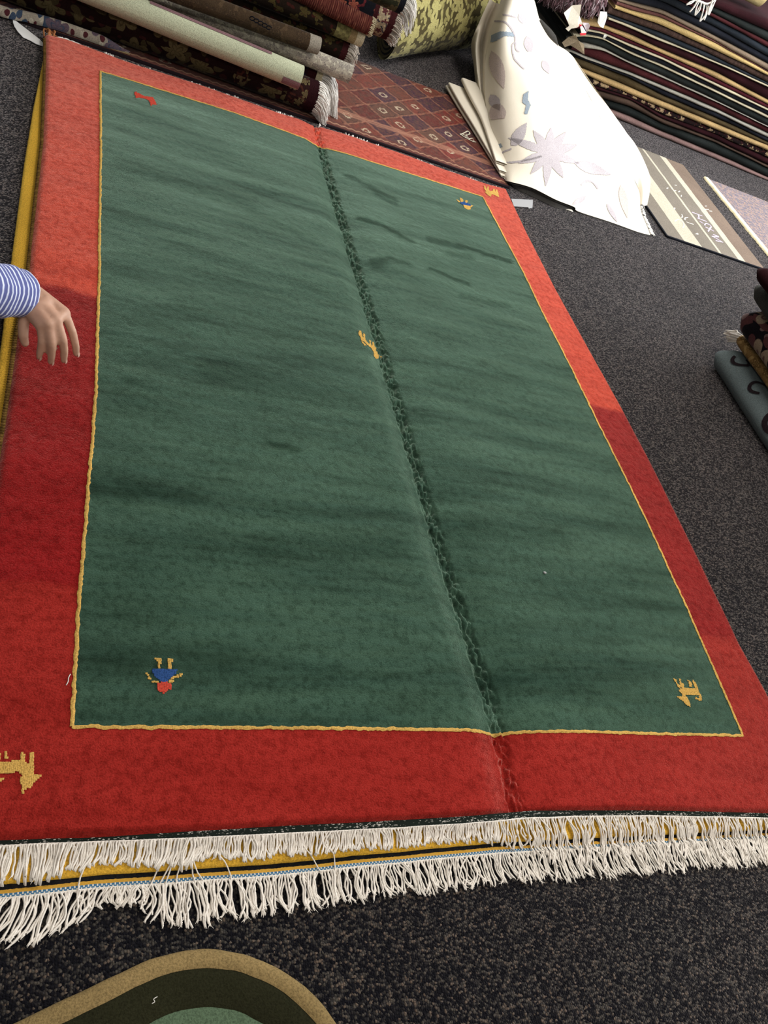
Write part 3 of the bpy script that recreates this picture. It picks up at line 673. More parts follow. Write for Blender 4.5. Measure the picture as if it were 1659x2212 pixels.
# ------------------------------------------------------------------ red tribal runner under the rolls
def tribal_material():
    t = NT('tribal_lattice'); o = t.n('ShaderNodeUVMap').outputs[0]
    wob = t.n('ShaderNodeTexNoise'); t.l(o, wob.inputs['Vector']); wob.inputs['Scale'].default_value = 22
    sc = t.n('ShaderNodeVectorMath'); sc.operation = 'SCALE'; t.l(wob.outputs['Color'], sc.inputs[0]); sc.inputs['Scale'].default_value = 0.030
    ad = t.n('ShaderNodeVectorMath'); ad.operation = 'ADD'; t.l(o, ad.inputs[0]); t.l(sc.outputs[0], ad.inputs[1])
    xy = t.sep(ad.outputs[0])
    A = t.math('ADD', t.math('MULTIPLY', xy[0], 5.6), t.math('MULTIPLY', xy[1], 4.2)); B = t.math('SUBTRACT', t.math('MULTIPLY', xy[0], 5.6), t.math('MULTIPLY', xy[1], 6.4))
    fa, fb = t.math('FRACT', A), t.math('FRACT', B)
    cmb = t.n('ShaderNodeCombineXYZ'); t.l(t.math('FLOOR', A), cmb.inputs[0]); t.l(t.math('FLOOR', B), cmb.inputs[1])
    wn = t.n('ShaderNodeTexWhiteNoise'); wn.noise_dimensions = '2D'; t.l(cmb.outputs[0], wn.inputs['Vector'])
    cell = t.ramp(wn.outputs['Value'], [(0.0, lin((96, 44, 40))), (0.18, lin((112, 66, 52))), (0.34, lin((58, 44, 60))), (0.48, lin((122, 62, 50))), (0.66, lin((96, 74, 60))), (0.8, lin((128, 52, 46))), (0.92, lin((64, 50, 66)))], 'CONSTANT')
    tex = t.noise(o, 55, 4, 0.7)
    tex2 = t.sep(t.vor(o, 46, 'Color'))[0]
    cell = t.mix(t.ramp(tex2, [(0.55, 0.0), (0.6, 0.55)]), cell, lin((84, 66, 56)))
    cell = t.mix(t.ramp(tex, [(0.35, 0.0), (0.75, 0.6)]), cell, lin((142, 88, 72)))
    d = t.math('MINIMUM', t.math('MINIMUM', fa, t.math('SUBTRACT', 1.0, fa)), t.math('MINIMUM', fb, t.math('SUBTRACT', 1.0, fb)))
    lb = t.noise(o, 34, 3, 0.7)
    col = t.mix(t.math('MULTIPLY', t.ramp(d, [(0.03, 1.0), (0.055, 0.0)]), t.ramp(lb, [(0.36, 0.1), (0.6, 0.85)])), cell, lin((166, 118, 94)))
    dz = t.math('ABSOLUTE', t.math('SUBTRACT', d, 0.11))
    col = t.mix(t.math('MULTIPLY', t.ramp(dz, [(0.012, 0.7), (0.022, 0.0)]), t.ramp(lb, [(0.45, 0.0), (0.55, 1.0)])), col, lin((60, 38, 40)))
    # pale rosettes in some cells
    da = t.math('ABSOLUTE', t.math('SUBTRACT', fa, 0.5)); db = t.math('ABSOLUTE', t.math('SUBTRACT', fb, 0.5))
    ds = t.math('ADD', t.math('MAXIMUM', da, db), t.math('MULTIPLY', t.math('ADD', da, db), 0.35))
    ringm = t.math('MULTIPLY', t.ramp(ds, [(0.12, 0.0), (0.14, 1.0), (0.24, 1.0), (0.27, 0.0)]), t.ramp(wn.outputs['Value'], [(0.55, 0.0), (0.56, 1.0)]))
    brk = t.noise(o, 120, 2, 0.5)
    ringm = t.math('MULTIPLY', ringm, t.ramp(brk, [(0.42, 0.0), (0.5, 1.0)]))
    col = t.mix(ringm, col, lin((205, 190, 160)))
    # guard stripe with small chevrons and a dark outer edge towards the front
    v0 = t.sep(o)
    zig = t.math('ABSOLUTE', t.math('SUBTRACT', t.math('FRACT', t.math('MULTIPLY', v0[0], 28.0)), 0.5))
    zz = t.math('ABSOLUTE', t.math('SUBTRACT', t.math('SUBTRACT', v0[1], 0.035), t.math('MULTIPLY', zig, 0.02)))
    brd = t.mix(t.ramp(zz, [(0.0035, 1.0), (0.006, 0.0)]), lin((104, 62, 54)), lin((190, 150, 120)))
    brd = t.mix(t.ramp(tex, [(0.4, 0.0), (0.7, 0.6)]), brd, lin((122, 84, 72)))
    col = t.mix(t.ramp(v0[1], [(0.064, 0.0), (0.067, 1.0)]), brd, col)
    for c0, w in ((0.205, 0.020),):
        q = t.math('ABSOLUTE', t.math('SUBTRACT', xy[1], c0)); strp = t.noise(t.mapping(o, (6, 160, 1)), 1.0, 2, 0.6)
        col = t.mix(t.math('MULTIPLY', t.ramp(q, [(w, 1.0), (w + 0.006, 0.0)]), t.ramp(strp, [(0.4, 0.35), (0.6, 1.0)])), col, lin((176, 128, 104)))
    col = t.mix(1.0, col, (0.74, 0.70, 0.72), 'MULTIPLY')
    col = t.mix(t.ramp(v0[1], [(0.012, 1.0), (0.016, 0.0)]), col, lin((30, 22, 26)))
    g = t.noise(t.tc('Object'), 260, 3, 0.6); t.bump(g, 0.4, 0.003)
    col = t.mix(t.ramp(g, [(0.3, 0.5), (0.6, 0.0)]), col, t.mix(1.0, col, (0.55, 0.5, 0.5), 'MULTIPLY'))
    return t.finish(col, 1.0, 0.15, None, 0.05)
M_TRIBAL = tribal_material()
tx0, tx1, ty0, ty1 = -1.9, 1.885, 2.836, 3.72
tr = thing('tribal_runner', ((tx0+tx1)/2, (ty0+ty1)/2, 0.0), 'worn red runner with diamond lattice and pale rosettes lying under the rolled rugs', 'rug')
def slab(x0, x1, y0, y1, z, nx, ny, wob=0.003, edge=0.006, rot=0.0):
    xs = np.concatenate([[x0, x0 + 1e-4], np.linspace(x0 + edge, x1 - edge, nx), [x1 - 1e-4, x1]]); ys = np.concatenate([[y0, y0 + 1e-4], np.linspace(y0 + edge, y1 - edge, ny), [y1 - 1e-4, y1]])
    V, UV = [], []
    for i, x in enumerate(xs):
        for j, y in enumerate(ys):
            zz = z + 0.0012*mnoise.noise(Vector((x*5, y*5, z*50)))
            if i in (0, len(xs)-1) or j in (0, len(ys)-1): zz = 0.0005
            elif i in (1, len(xs)-2) or j in (1, len(ys)-2): zz = z*0.7
            wx = wob*mnoise.noise(Vector((y*4, 3, x0))); wy = wob*mnoise.noise(Vector((x*4, 7, y0)))
            V.append((x + wx, y + wy, zz)); UV.append((x - x0, y - y0))
    return V, grid_faces(len(xs), len(ys)), UV
v, f, uv = slab(tx0, tx1, ty0, ty1, 0.009, 120, 40); mesh('pile', v, f, M_TRIBAL, tr, uv=uv)
def strokes(name, lines, ox, oy, sc, z, width, mat, parent, label=None, lift=0.0012):
    pt = []
    for ln in lines:
        q = crom([P(ox + a/sc, oy + b/sc, z + lift) for a, b in ln], 6) if len(ln) > 2 else np.array([P(ox + a/sc, oy + b/sc, z + lift) for a, b in ln])
        pt.append(q)
    V, F = [], []
    for q in pt:
        n = len(q); o = len(V); tg = np.gradient(q, axis=0)
        for k in range(n):
            d = tg[k, :2]/(np.linalg.norm(tg[k, :2])+1e-9); w = width*random.uniform(0.75, 1.15)
            V += [(q[k,0] - d[1]*w, q[k,1] + d[0]*w, q[k,2]), (q[k,0], q[k,1], q[k,2]+0.0012), (q[k,0] + d[1]*w, q[k,1] - d[0]*w, q[k,2])]
        F += grid_faces(n, 3, False, o)
    return mesh(name, V, F, mat, parent, label=label)
M_CHALK = plain('pale_yarn', (0.62, 0.58, 0.47), 0.9, 0.1)
strokes('lettering', [[(560,490),(640,480),(740,430),(840,375)], [(840,375),(900,430),(905,480),(850,505),(760,490)], [(560,490),(720,590),(860,670),(1000,740),(1130,775)], [(740,590),(830,600),(860,640)], [(860,670),(930,650),(1000,640),(1020,660)], [(1040,700),(1070,735)], [(650,500),(740,530),(820,545)]],
        960, 260, 16.59, 0.010, 0.0035, M_CHALK, tr, 'cream woven lettering')

# ------------------------------------------------------------------ rolled rugs
ROLLGRP = 'rolled rugs in the pile on the runner'
def roll(name, pa, pb, r, segs, label, end_cols, skew=0.0, turns=None, flat=1.0, fringe=None, extend=0.0, wob=0.05, seed=1, hollow=0.35, cat='rolled rug', group=ROLLGRP):
    """a rug rolled up; pa = centre of the visible end, pb = a point further along the axis.
    segs = [(from, to, name, material)] distances in metres from the visible end"""
    pa, pb = np.asarray(pa, float), np.asarray(pb, float)
    ax = pb - pa; L0 = np.linalg.norm(ax); ax /= L0; L = L0 + extend
    up = np.array([0, 0, 1.0]) - ax*ax[2]; up /= np.linalg.norm(up); sd = np.cross(up, ax)
    root = thing(name, (pa[0], pa[1], max(0.0, pa[2]-r*flat)), label, cat, group)
    na = 36
    def radius(th, d):
        k = 1 + wob*mnoise.noise(Vector((math.cos(th)*1.2 + seed*3.1, math.sin(th)*1.2, d*2.3)))
        return r*k
    def pt(th, d, rs=1.0, dx=0.0):
        rr2 = radius(th, d)*rs
        return pa + ax*(d + dx + skew*rr2*math.cos(th)) + sd*(math.cos(th)*rr2) + up*(math.sin(th)*rr2*flat)
    for (a, b, nm, mt) in segs:
        b = min(b, L); n = max(3, int((b - a)/0.05) + 2)
        V, UV = [], []
        puff = 1.0
        for d in np.linspace(a, b, n):
            for k in range(na + 1):
                th = 2*math.pi*k/na
                V.append(pt(th, d, puff)); UV.append((th*r, d))
        mesh(nm, V, grid_faces(n, na + 1), mt, root, uv=UV)
    # the visible end: coil of pile and backing
    turns = turns or max(3, int(r/0.014)); V, F, FM = [], [], []
    rings = []
    for q in range(turns*2 + 1):
        rs = 1.0 - (1 - hollow*0.4) * q/(turns*2)
        dx = (0.0 if q % 2 == 0 else 0.008) + 0.01*(q/(turns*2))
        rings.append((rs, dx))
    for (rs, dx) in rings:
        for k in range(na):
            th = 2*math.pi*k/na
            V.append(pt(th, 0.0, rs*(1 - 0.5*(1/turns/2)*k/na), dx))
    F = grid_faces(len(rings), na, True); FM = [(i // na) % 2 for i in range(len(F))]
    o = len(V); V.append(pa + ax*0.05); last = (len(rings)-1)*na
    for k in range(na): F.append((last + k, last + (k+1) % na, o)); FM.append(1)
    mesh('coiled_end', V, F, end_cols[0], root, mats=[end_cols[1]], fmat=FM)
    V = [pt(2*math.pi*k/na, L) for k in range(na)] + [pa + ax*L]
    mesh('far_end', V, [(k, (k+1) % na, na) for k in range(na)], end_cols[1], root)
    if fringe:
        mt, flen, nst, droop, frad = fringe
        rr3 = random.Random(seed); paths, rads = [], []
        for k in range(nst):
            th = rr3.uniform(0, 2*math.pi); q0 = pt(th, 0.004, rr3.uniform(0.72, 0.99))
            fl = flen*rr3.uniform(0.6, 1.1); side = sd*math.cos(th) + up*math.sin(th)*0.5
            pts = [q0]
            for s in range(1, 6):
                a = s/5; q = q0 - ax*fl*(a - 0.25*a*a*droop) + side*0.25*fl*a + np.array([rr3.gauss(0, .002), rr3.gauss(0, .002), -fl*droop*0.8*a*a])
                q[2] = max(q[2], 0.012); pts.append(q)
            paths.append(pts); rads.append(np.linspace(frad, frad*0.5, 6))
        v, f = tubes(paths, rads, 4, False); mesh('fringe', v, f, mt, root, kind='stuff')
    return root
def PB(px0, z0, px1, z1):
    return P(px0[0], px0[1], z0), P(px1[0], px1[1], z1)
BURG = lin((62, 28, 30)); NAVY = (0.012, 0.013, 0.018); DKBURG = lin((42, 18, 22)); CREAMC = lin((206, 192, 160)); GREYB = lin((150, 142, 130)); OLV = lin((112, 104, 64))
M_BURG = wool('burgundy_pile', BURG, 0.3, 220, 0.5); M_DKB = wool('dark_burgundy_pile', DKBURG, 0.35, 220, 0.5); M_NAVY = wool('navy_black_pile', NAVY, 0.35, 220, 0.5)
M_BEIGE = wool('beige_edge', CREAMC, 0.18, 220, 0.5); M_GREY = wool('grey_edge', GREYB, 0.2, 220, 0.5); M_BACK = wool('jute_backing', lin((150, 128, 92)), 0.25, 300, 0.5)
M_FLA = floral('dark_floral', lin((34, 20, 19)), [lin((92, 82, 56)), lin((64, 56, 38)), lin((54, 26, 26))], 7.0, 0.36, line=None)
M_FLA2 = floral('border_floral', lin((40, 22, 22)), [lin((96, 86, 60)), lin((64, 34, 28))], 20.0, 0.36)
M_PALE = wool('pale_celadon', lin((196, 200, 172)), 0.06, 300, 0.35); M_MAUVE = wool('mauve_patch', lin((140, 108, 112)), 0.15, 300)
M_SPECK = floral('grey_speckle', lin((182, 174, 160)), [lin((140, 132, 126)), lin((196, 190, 172))], 26.0, 0.36)
M_DKBLUE = floral('dark_burgundy_blue', lin((48, 28, 34)), [lin((46, 50, 66)), lin((92, 40, 40))], 16.0, 0.38)
M_BROWN = floral('brown_worn', lin((70, 56, 42)), [lin((60, 48, 37)), lin((80, 64, 48))], 12.0, 0.36)
M_DKMIX = floral('dark_fleck', lin((34, 26, 20)), [lin((72, 64, 36)), lin((58, 28, 24))], 11.0, 0.26)
t = NT('olive_check'); uvn = t.sep(t.n('ShaderNodeUVMap').outputs[0])
ck = t.n('ShaderNodeTexChecker'); t.l(t.n('ShaderNodeUVMap').outputs[0], ck.inputs['Vector']); ck.inputs['Scale'].default_value = 70
col = t.mix(t.math('MULTIPLY', ck.outputs['Fac'], 0.5), lin((118, 112, 72)), lin((70, 62, 40))); M_CHECK = t.finish(col, 1.0)
t = NT('ribbed_burgundy'); uvn = t.sep(t.n('ShaderNodeUVMap').outputs[0])
rb = t.math('SINE', t.math('MULTIPLY', uvn[1], 760.0)); nz = t.noise(t.mapping(t.n('ShaderNodeUVMap').outputs[0], (12, 220, 1)), 1.0, 3, 0.7)
col = t.mix(t.ramp(nz, [(0.5, 0.0), (0.72, 1.0)]), lin((84, 40, 36)), lin((156, 100, 80))); t.bump(t.math('ADD', rb, nz), 0.6, 0.003); M_RIB = t.finish(col, 1.0)
M_FLG = floral('navy_medallion', lin((24, 24, 30)), [lin((150, 84, 68)), lin((92, 36, 40))], 12.0, 0.26)
M_BANDG = floral('cream_scroll_band', lin((168, 150, 124)), [lin((96, 48, 48)), lin((60, 58, 66)), lin((190, 174, 140))], 24.0, 0.34)
M_GOLDFL = floral('gold_damask', lin((76, 68, 42)), [lin((158, 150, 98)), lin((140, 132, 84)), lin((148, 140, 92)), lin((128, 120, 76))], 7.0, 0.36, petals=6)
M_GRNROLL = floral('dark_green_floral', lin((52, 54, 40)), [lin((96, 88, 62)), lin((70, 62, 46))], 15.0, 0.33)
M_FRGREY = plain('grey_beige_fringe', (0.42, 0.37, 0.32), 0.95, 0.1)

a, b = PB((680, 210), 0.080, (116, -3), 0.080)
roll('rolled_rug', a, b, 0.064, [(0, 0.045, 'edge_band', M_DKB), (0.045, 0.085, 'border_band', M_FLA2), (0.085, 0.13, 'border_band', M_FLA2), (0.13, 0.30, 'body', M_FLA), (0.30, 0.345, 'border_band', M_FLA2), (0.345, 2.6, 'body', M_FLA)],
     'dark rolled rug with gold leaves and white fringe, frontmost in the pile', (M_DKB, M_BACK), fringe=(M_WHITE, 0.085, 460, 0.9, 0.0018), extend=0.75, seed=1)
a, b = PB((649, 168), 0.163, (243, 0), 0.178)
ax_ = (b - a)/np.linalg.norm(b - a)
rb_ = roll('rolled_rug', a, b, 0.047, [(0, 2.4, 'body', M_PALE)], 'pale celadon rolled rug lying on the dark floral roll', (M_PALE, M_BACK), extend=0.85, seed=2, wob=0.03)
def roll_patch(root, pa, pb, r, th0, th1, d0, d1, mat, name):
    ax = (pb-pa)/np.linalg.norm(pb-pa); up = np.array([0,0,1.0]) - ax*ax[2]; up /= np.linalg.norm(up); sd = np.cross(up, ax); V = []
    for d in np.linspace(d0, d1, 8):
        for th in np.linspace(th0, th1, 10):
            rr = r*(1.02 + 0.03*0); V.append(pa + ax*d + (sd*math.cos(th) + up*math.sin(th))*rr)
    mesh(name, V, grid_faces(8, 10), mat, root)
sdir = np.cross(np.array([0,0,1.0]) - ax_*ax_[2], ax_)
front = 0.0 if sdir[1] < 0 else math.pi
sg = 1 if front == 0.0 else -1
roll_patch(rb_, a, b, 0.048, front - sg*0.75, front - sg*0.05, 0.0, 0.075, M_MAUVE, 'mauve_patch')
roll_patch(rb_, a, b, 0.048, front + sg*1.25, front + sg*1.7, 0.14, 0.62, M_MAUVE, 'mauve_patch')
a, b = PB((694, 168), 0.125, (330, 22), 0.125)
roll('rolled_rug', a, b, 0.040, [(0, 0.03, 'end_strip', M_BEIGE), (0.03, 0.07, 'edge_band', M_BURG), (0.07, 2.4, 'body', M_DKBLUE)], 'thin burgundy and blue rolled rug squeezed between pale and grey rolls', (M_BEIGE, M_BACK), fringe=(M_WHITE, 0.15, 260, 1.15, 0.0021), extend=0.85, seed=3)
a, b = PB((757, 160), 0.200, (405, 18), 0.200)
roll('rolled_rug', a, b, 0.037, [(0, 2.4, 'body', M_SPECK)], 'slim grey speckled rolled rug with a clean cut end', (M_GREY, M_BEIGE), extend=1.0, seed=4, wob=0.03)
a, b = PB((688, 99), 0.267, (480, 22), 0.272)
rdn = roll('rolled_rug', a, b, 0.034, [(0, 0.05, 'end_strip', M_GREY), (0.05, 2.2, 'body', M_BROWN)], 'worn brown rolled rug with dark scrawl above the grey speckled roll', (M_BEIGE, M_BACK), extend=0.9, seed=5)
rbn = a + (b-a)/np.linalg.norm(b-a)*0.30
a, b = PB((748, 108), 0.235, (600, 48), 0.235)
roll('rolled_rug', a, b, 0.047, [(0, 0.03, 'edge_band', M_BURG), (0.03, 2.2, 'body', M_DKMIX)], 'dark rolled rug with burgundy end band and grey fringe under the checked one', (M_DKB, M_BACK), fringe=(M_FRGREY, 0.06, 260, 0.6, 0.002), extend=1.2, seed=6)
a, b = PB((783, 82), 0.315, (620, 14), 0.320)
roll('rolled_rug', a, b, 0.036, [(0, 0.035, 'end_strip', M_BEIGE), (0.035, 0.065, 'edge_band', M_BACK), (0.065, 0.13, 'check_band', M_CHECK), (0.13, 2.2, 'body', M_DKMIX)], 'dark rolled rug with olive checked band and cream end', (M_BEIGE, M_BACK), extend=1.2, seed=7)
a, b = PB((800, 57), 0.380, (690, 4), 0.384); FD = (b - a)/np.linalg.norm(b - a); FD = FD*np.array([1, 0.6, 0]); FD /= np.linalg.norm(FD)
roll('rolled_rug', a, b, 0.036, [(0, 2.2, 'body', M_RIB)], 'slim ribbed reddish-brown rolled rug with frayed cream end', (M_BEIGE, M_BACK), fringe=(M_BEIGE, 0.018, 160, 0.3, 0.0028), extend=0.85, seed=8)
a = P(846, 42, 0.36); b = a + FD*1.0
roll('rolled_rug', a, b, 0.086, [(0, 0.03, 'edge_band', M_BURG), (0.03, 0.085, 'scroll_band', M_BANDG), (0.085, 0.105, 'guard_stripe', M_BURG), (0.105, 2.0, 'body', M_FLG)], 'thick navy medallion rolled rug with cream scroll band and beige fringe', (M_DKB, M_BACK), fringe=(M_FRGREY, 0.05, 480, 0.35, 0.0024), extend=1.1, seed=9)
a = P(872, 2, 0.515); b = a + FD*1.0
roll('rolled_rug', a, b, 0.05, [(0, 0.025, 'edge_band', M_NAVY), (0.025, 2.0, 'body', M_GRNROLL)], 'dark green floral rolled rug with black edge, topmost in the pile', (M_NAVY, M_BACK), fringe=(M_WHITE, 0.08, 300, 0.9, 0.0018), extend=1.0, seed=10)
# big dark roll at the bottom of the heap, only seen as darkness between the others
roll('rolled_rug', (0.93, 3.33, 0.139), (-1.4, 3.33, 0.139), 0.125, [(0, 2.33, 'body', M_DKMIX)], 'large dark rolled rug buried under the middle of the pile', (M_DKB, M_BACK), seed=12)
# dark scrawl on the brown roll
pts = []
for k in range(5):
    c = np.array(P(545 + k*9, 40 + k*5, 0.295)); rr = 0.010
    pts.append([c + rr*np.array([math.cos(q), -0.3*math.sin(q), 0.8*math.sin(q)]) for q in np.linspace(0.3, 5.6, 10)])
v, f = tubes(pts, [0.0022]*len(pts), 4); mesh('scrawl', v, f, M_NAVY, rdn, kind='stuff', label='dark looping scrawl')

# thin floral rug folded in front of the pile, far left
M_STRIP = floral('cream_blue_floral', lin((160, 150, 136)), [lin((92, 78, 88)), lin((56, 68, 86)), lin((76, 38, 42)), lin((170, 162, 146))], 9.0, 0.36)
q0 = [P(*p, 0.026) for p in ((-120, -28), (0, 22), (60, 36), (120, 52), (190, 76), (240, 94), (282, 108))]
ff = thing('folded_rug', (q0[3][0], q0[3][1], 0.009), 'narrow folded cream, blue and plum floral rug in front of the dark roll', 'folded rug')
path = crom(q0, 8); V, UV = [], []
s = 0
for k, p in enumerate(path):
    if k: s += np.linalg.norm(p - path[k-1])
    e = 1 - smoothstep(len(path)*0.72, len(path)-1, k)*0.75
    for i in range(13):
        th = math.pi*1.15*(i/12) - 0.25
        V.append((p[0], p[1] + 0.004 - math.cos(th)*0.022*e, 0.012 + max(0, math.sin(th))*0.030*e)); UV.append((s, i*0.006))
mesh('fold', V, grid_faces(len(path), 13), M_STRIP, ff, uv=UV)
V2 = []
for p in path: V2 += [(p[0], p[1] - 0.014, 0.012), (p[0], p[1] + 0.022, 0.012)]
mesh('underside', V2, grid_faces(len(path), 2), M_BACK, ff)

# gold damask roll behind
d_ = np.array([0.70, 0.71, 0.0]); d_ /= np.linalg.norm(d_)
gp = np.array([1.385, 3.685, 0.0]) + d_*0.20 + 0.165*np.array([-d_[1], d_[0], 0]) + np.array([0, 0, 0.182]) 
roll('rolled_rug', gp, gp + d_*1.25, 0.182, [(0, 1.25, 'body', M_GOLDFL)], 'thick gold-green damask rolled rug lying slantwise behind the pile', (M_GOLDFL, M_NAVY), flat=0.98, seed=21, hollow=1.6, skew=1.2, turns=3, group=None)

# ------------------------------------------------------------------ cream floral rug thrown in a heap
t = NT('cream_felt'); o = t.tc(); g = t.noise(o, 320, 3, 0.6); bg = t.noise(o, 5, 3, 0.5)
col = t.mix(bg, lin((214, 205, 188)), lin((224, 216, 202))); t.bump(g, 0.25, 0.002); M_FELT = t.finish(col, 1.0, 0.1, None, 0.05)
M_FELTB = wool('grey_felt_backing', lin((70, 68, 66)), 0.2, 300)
rows = [
 [(1088,390,.004),(1104,393,.030),(1150,406,.040),(1200,431,.034),(1240,447,.024),(1250,457,.008),(1320,480,.006),(1375,500,.006),(1405,508,.004)],
 [(1072,350,.012),(1105,350,.060),(1150,362,.085),(1200,378,.080),(1245,398,.060),(1268,412,.036),(1320,436,.030),(1366,452,.024),(1384,452,.010)],
 [(1055,290,.040),(1095,288,.115),(1145,292,.150),(1198,304,.150),(1245,322,.130),(1282,342,.100),(1325,366,.080),(1362,392,.060),(1376,404,.030)],
 [(1047,215,.090),(1085,208,.180),(1128,206,.220),(1172,212,.230),(1212,224,.215),(1246,240,.190),(1275,258,.165),(1305,282,.130),(1322,302,.090)],
 [(1049,140,.165),(1082,132,.250),(1115,127,.285),(1146,126,.295),(1174,130,.285),(1198,138,.265),(1220,150,.235),(1243,168,.200),(1262,190,.155)],
 [(1057,75,.265),(1082,66,.340),(1105,60,.370),(1127,57,.380),(1148,58,.370),(1166,62,.350),(1182,70,.325),(1198,84,.290),(1212,105,.245)],
 [(1078,8,.400),(1092,2,.445),(1105,-2,.470),(1117,-3,.478),(1128,0,.470),(1138,6,.455),(1148,16,.430),(1158,30,.400),(1168,48,.355)],
 [(1100,-50,.510),(1106,-54,.530),(1112,-56,.540),(1118,-56,.540),(1124,-54,.535),(1130,-50,.520),(1136,-42,.500),(1142,-32,.475),(1150,-15,.440)]]
def PC(x, y, z):
    p = P(x, y, z); k = 1.0
    while p[1] > min(4.36, 3.58 + (p[0] - 1.385)*1.014) and k > 0.5:
        k -= 0.005; p = CAM + (P(x, y, z) - CAM)*k
    return p
def rest(v):
    v = np.array(v, float).reshape(-1, 3)
    on = (v[:, 0] > 2.89) & (v[:, 1] > 2.87); v[on, 2] = np.maximum(v[on, 2], 0.0115)
    on = (v[:, 0] < 1.91) & (v[:, 1] > 2.82) & (v[:, 1] < 3.75); v[on, 2] = np.maximum(v[on, 2], 0.0125)
    return v
ctl = np.array([[PC(x, y, z) for x, y, z in r_] for r_ in rows])
def spl_grid(ctl, nu, nv):
    A = np.array([crom(ctl[i], nv) for i in range(ctl.shape[0])])
    return np.array([crom(A[:, j], nu) for j in range(A.shape[1])]).transpose(1, 0, 2)
SG = spl_grid(ctl, 10, 10)
def nrm_grid(G):
    du = np.gradient(G, axis=0); dv = np.gradient(G, axis=1); n = np.cross(dv, du); n /= (np.linalg.norm(n, axis=2, keepdims=True) + 1e-9)
    if n[..., 2].mean() < 0: n = -n
    return n
NG = nrm_grid(SG)
for i in range(SG.shape[0]):
    for j in range(SG.shape[1]):
        SG[i, j] += NG[i, j]*0.010*mnoise.noise(Vector((SG[i, j, 0]*5, SG[i, j, 1]*5, 1))) * min(1, i/8)
cr = thing('cream_rug', (2.25, 3.3, 0.0), 'cream rug with faded flowers thrown in a crumpled heap, brightly lit', 'rug')
nu, nv = SG.shape[:2]
mesh('top_side', rest(SG), grid_faces(nu, nv), M_FELT, cr)
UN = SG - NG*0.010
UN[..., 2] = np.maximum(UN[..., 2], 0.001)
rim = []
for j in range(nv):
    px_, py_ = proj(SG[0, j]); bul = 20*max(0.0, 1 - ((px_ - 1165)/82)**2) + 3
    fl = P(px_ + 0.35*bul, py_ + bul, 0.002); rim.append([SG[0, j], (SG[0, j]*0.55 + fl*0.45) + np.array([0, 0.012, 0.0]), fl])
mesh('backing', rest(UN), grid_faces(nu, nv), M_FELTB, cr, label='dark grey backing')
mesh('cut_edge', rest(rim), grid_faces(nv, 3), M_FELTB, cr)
pt, rt = [], []; r = random.Random(14)
for k in range(60):
    i = r.uniform(0, 13); q = SG[int(i), -1] + (SG[int(i)+1, -1] - SG[int(i), -1])*(i % 1)
    pt.append([q, q + np.array([r.uniform(.006, .018), r.gauss(-.004, .008), 0.002]), q + np.array([r.uniform(.012, .034), r.gauss(-.012, .012), -q[2] + 0.003])]); rt.append(np.array([0.003, 0.003, 0.0015]))
v, f = tubes(pt, rt, 4); mesh('fringe', v, f, M_WHITE, cr, kind='stuff', label='short white fringe at the right corner')
# left flank folding down behind the bright face, with a hollow crease
flank = [
 [(1080,4,.40),(1070,6,.36),(1062,0,.34),(1060,-6,.31)],
 [(1062,52,.305),(1052,50,.25),(1044,46,.27),(1036,46,.23)],
 [(1052,100,.225),(1040,96,.17),(1030,92,.205),(1018,94,.16)],
 [(1048,140,.165),(1040,140,.125),(1030,140,.145),(1023,140,.10)],
 [(1047,190,.112),(1042,190,.085),(1036,190,.085),(1029,188,.045)],
 [(1050,245,.064),(1049,245,.045),(1046,245,.03),(1043,246,.006)],
 [(1056,296,.035),(1058,300,.02),(1058,302,.012),(1058,306,.004)]]
fc = np.array([[PC(x, y, z) for x, y, z in r_] for r_ in flank]); fc[:, 0] = [SG[i, 0] for i in (60, 52, 46, 40, 33, 26, 19)]; FG = spl_grid(fc, 7, 6)
mesh('side_fold', rest(FG), grid_faces(*FG.shape[:2]), M_FELT, cr)
# right flank falling to the floor
flank = [
 [(1205,96,.26),(1225,110,.2),(1240,125,.12),(1250,140,.02)],
 [(1262,190,.155),(1285,205,.13),(1305,220,.08),(1318,236,.01)],
 [(1322,302,.09),(1338,290,.10),(1352,290,.06),(1362,300,.006)],
 [(1360,360,.055),(1378,350,.07),(1392,356,.04),(1399,372,.004)],
 [(1377,405,.030),(1390,402,.05),(1398,406,.03),(1402,412,.004)],
 [(1382,440,.016),(1388,442,.022),(1392,444,.014),(1396,446,.003)]]
fc = np.array([[PC(x, y, z) for x, y, z in r_] for r_ in flank]); fc[:, 0] = [SG[i, -1] for i in (51, 40, 30, 23, 19, 12)]; FG2 = spl_grid(fc, 7, 6)
mesh('side_fold', rest(FG2), grid_faces(*FG2.shape[:2]), M_FELT, cr)
# folded layers sticking out on the left
def fold_layer(edge, zc, r, wid, name='fold_layer'):
    path = crom(edge, 10); V = []
    prof_ = [(wid, r)] + [(r - r*math.cos(a), r*math.sin(a)) for a in np.linspace(math.pi/2, -math.pi/2, 9)] + [(wid, -r)]
    prof_ = [(wid, r), (wid*0.5, r*1.05)] + [(r*(1 - math.cos(a)), r*math.sin(a)) for a in np.linspace(math.pi/2, -math.pi/2, 9)] + [(wid*0.5, -r), (wid, -r)]
    for k, (x, y, z) in enumerate(path):
        tp = 1 - 0.55*k/(len(path)-1)
        for (dx, dz) in prof_:
            V.append((x + dx*tp, y, max(0.0125, z + dz*tp)))
    return mesh(name, V, grid_faces(len(path), len(prof_)), M_FELT, cr)
fold_layer([P(962,186,.021), P(985,225,.021), P(1020,280,.020), P(1050,328,.019), P(1082,380,.016)], .02, 0.0075, 0.26)
fold_layer([P(968,180,.041), P(992,222,.041), P(1024,274,.038), P(1052,322,.033), P(1078,368,.028)], .05, 0.007, 0.24)
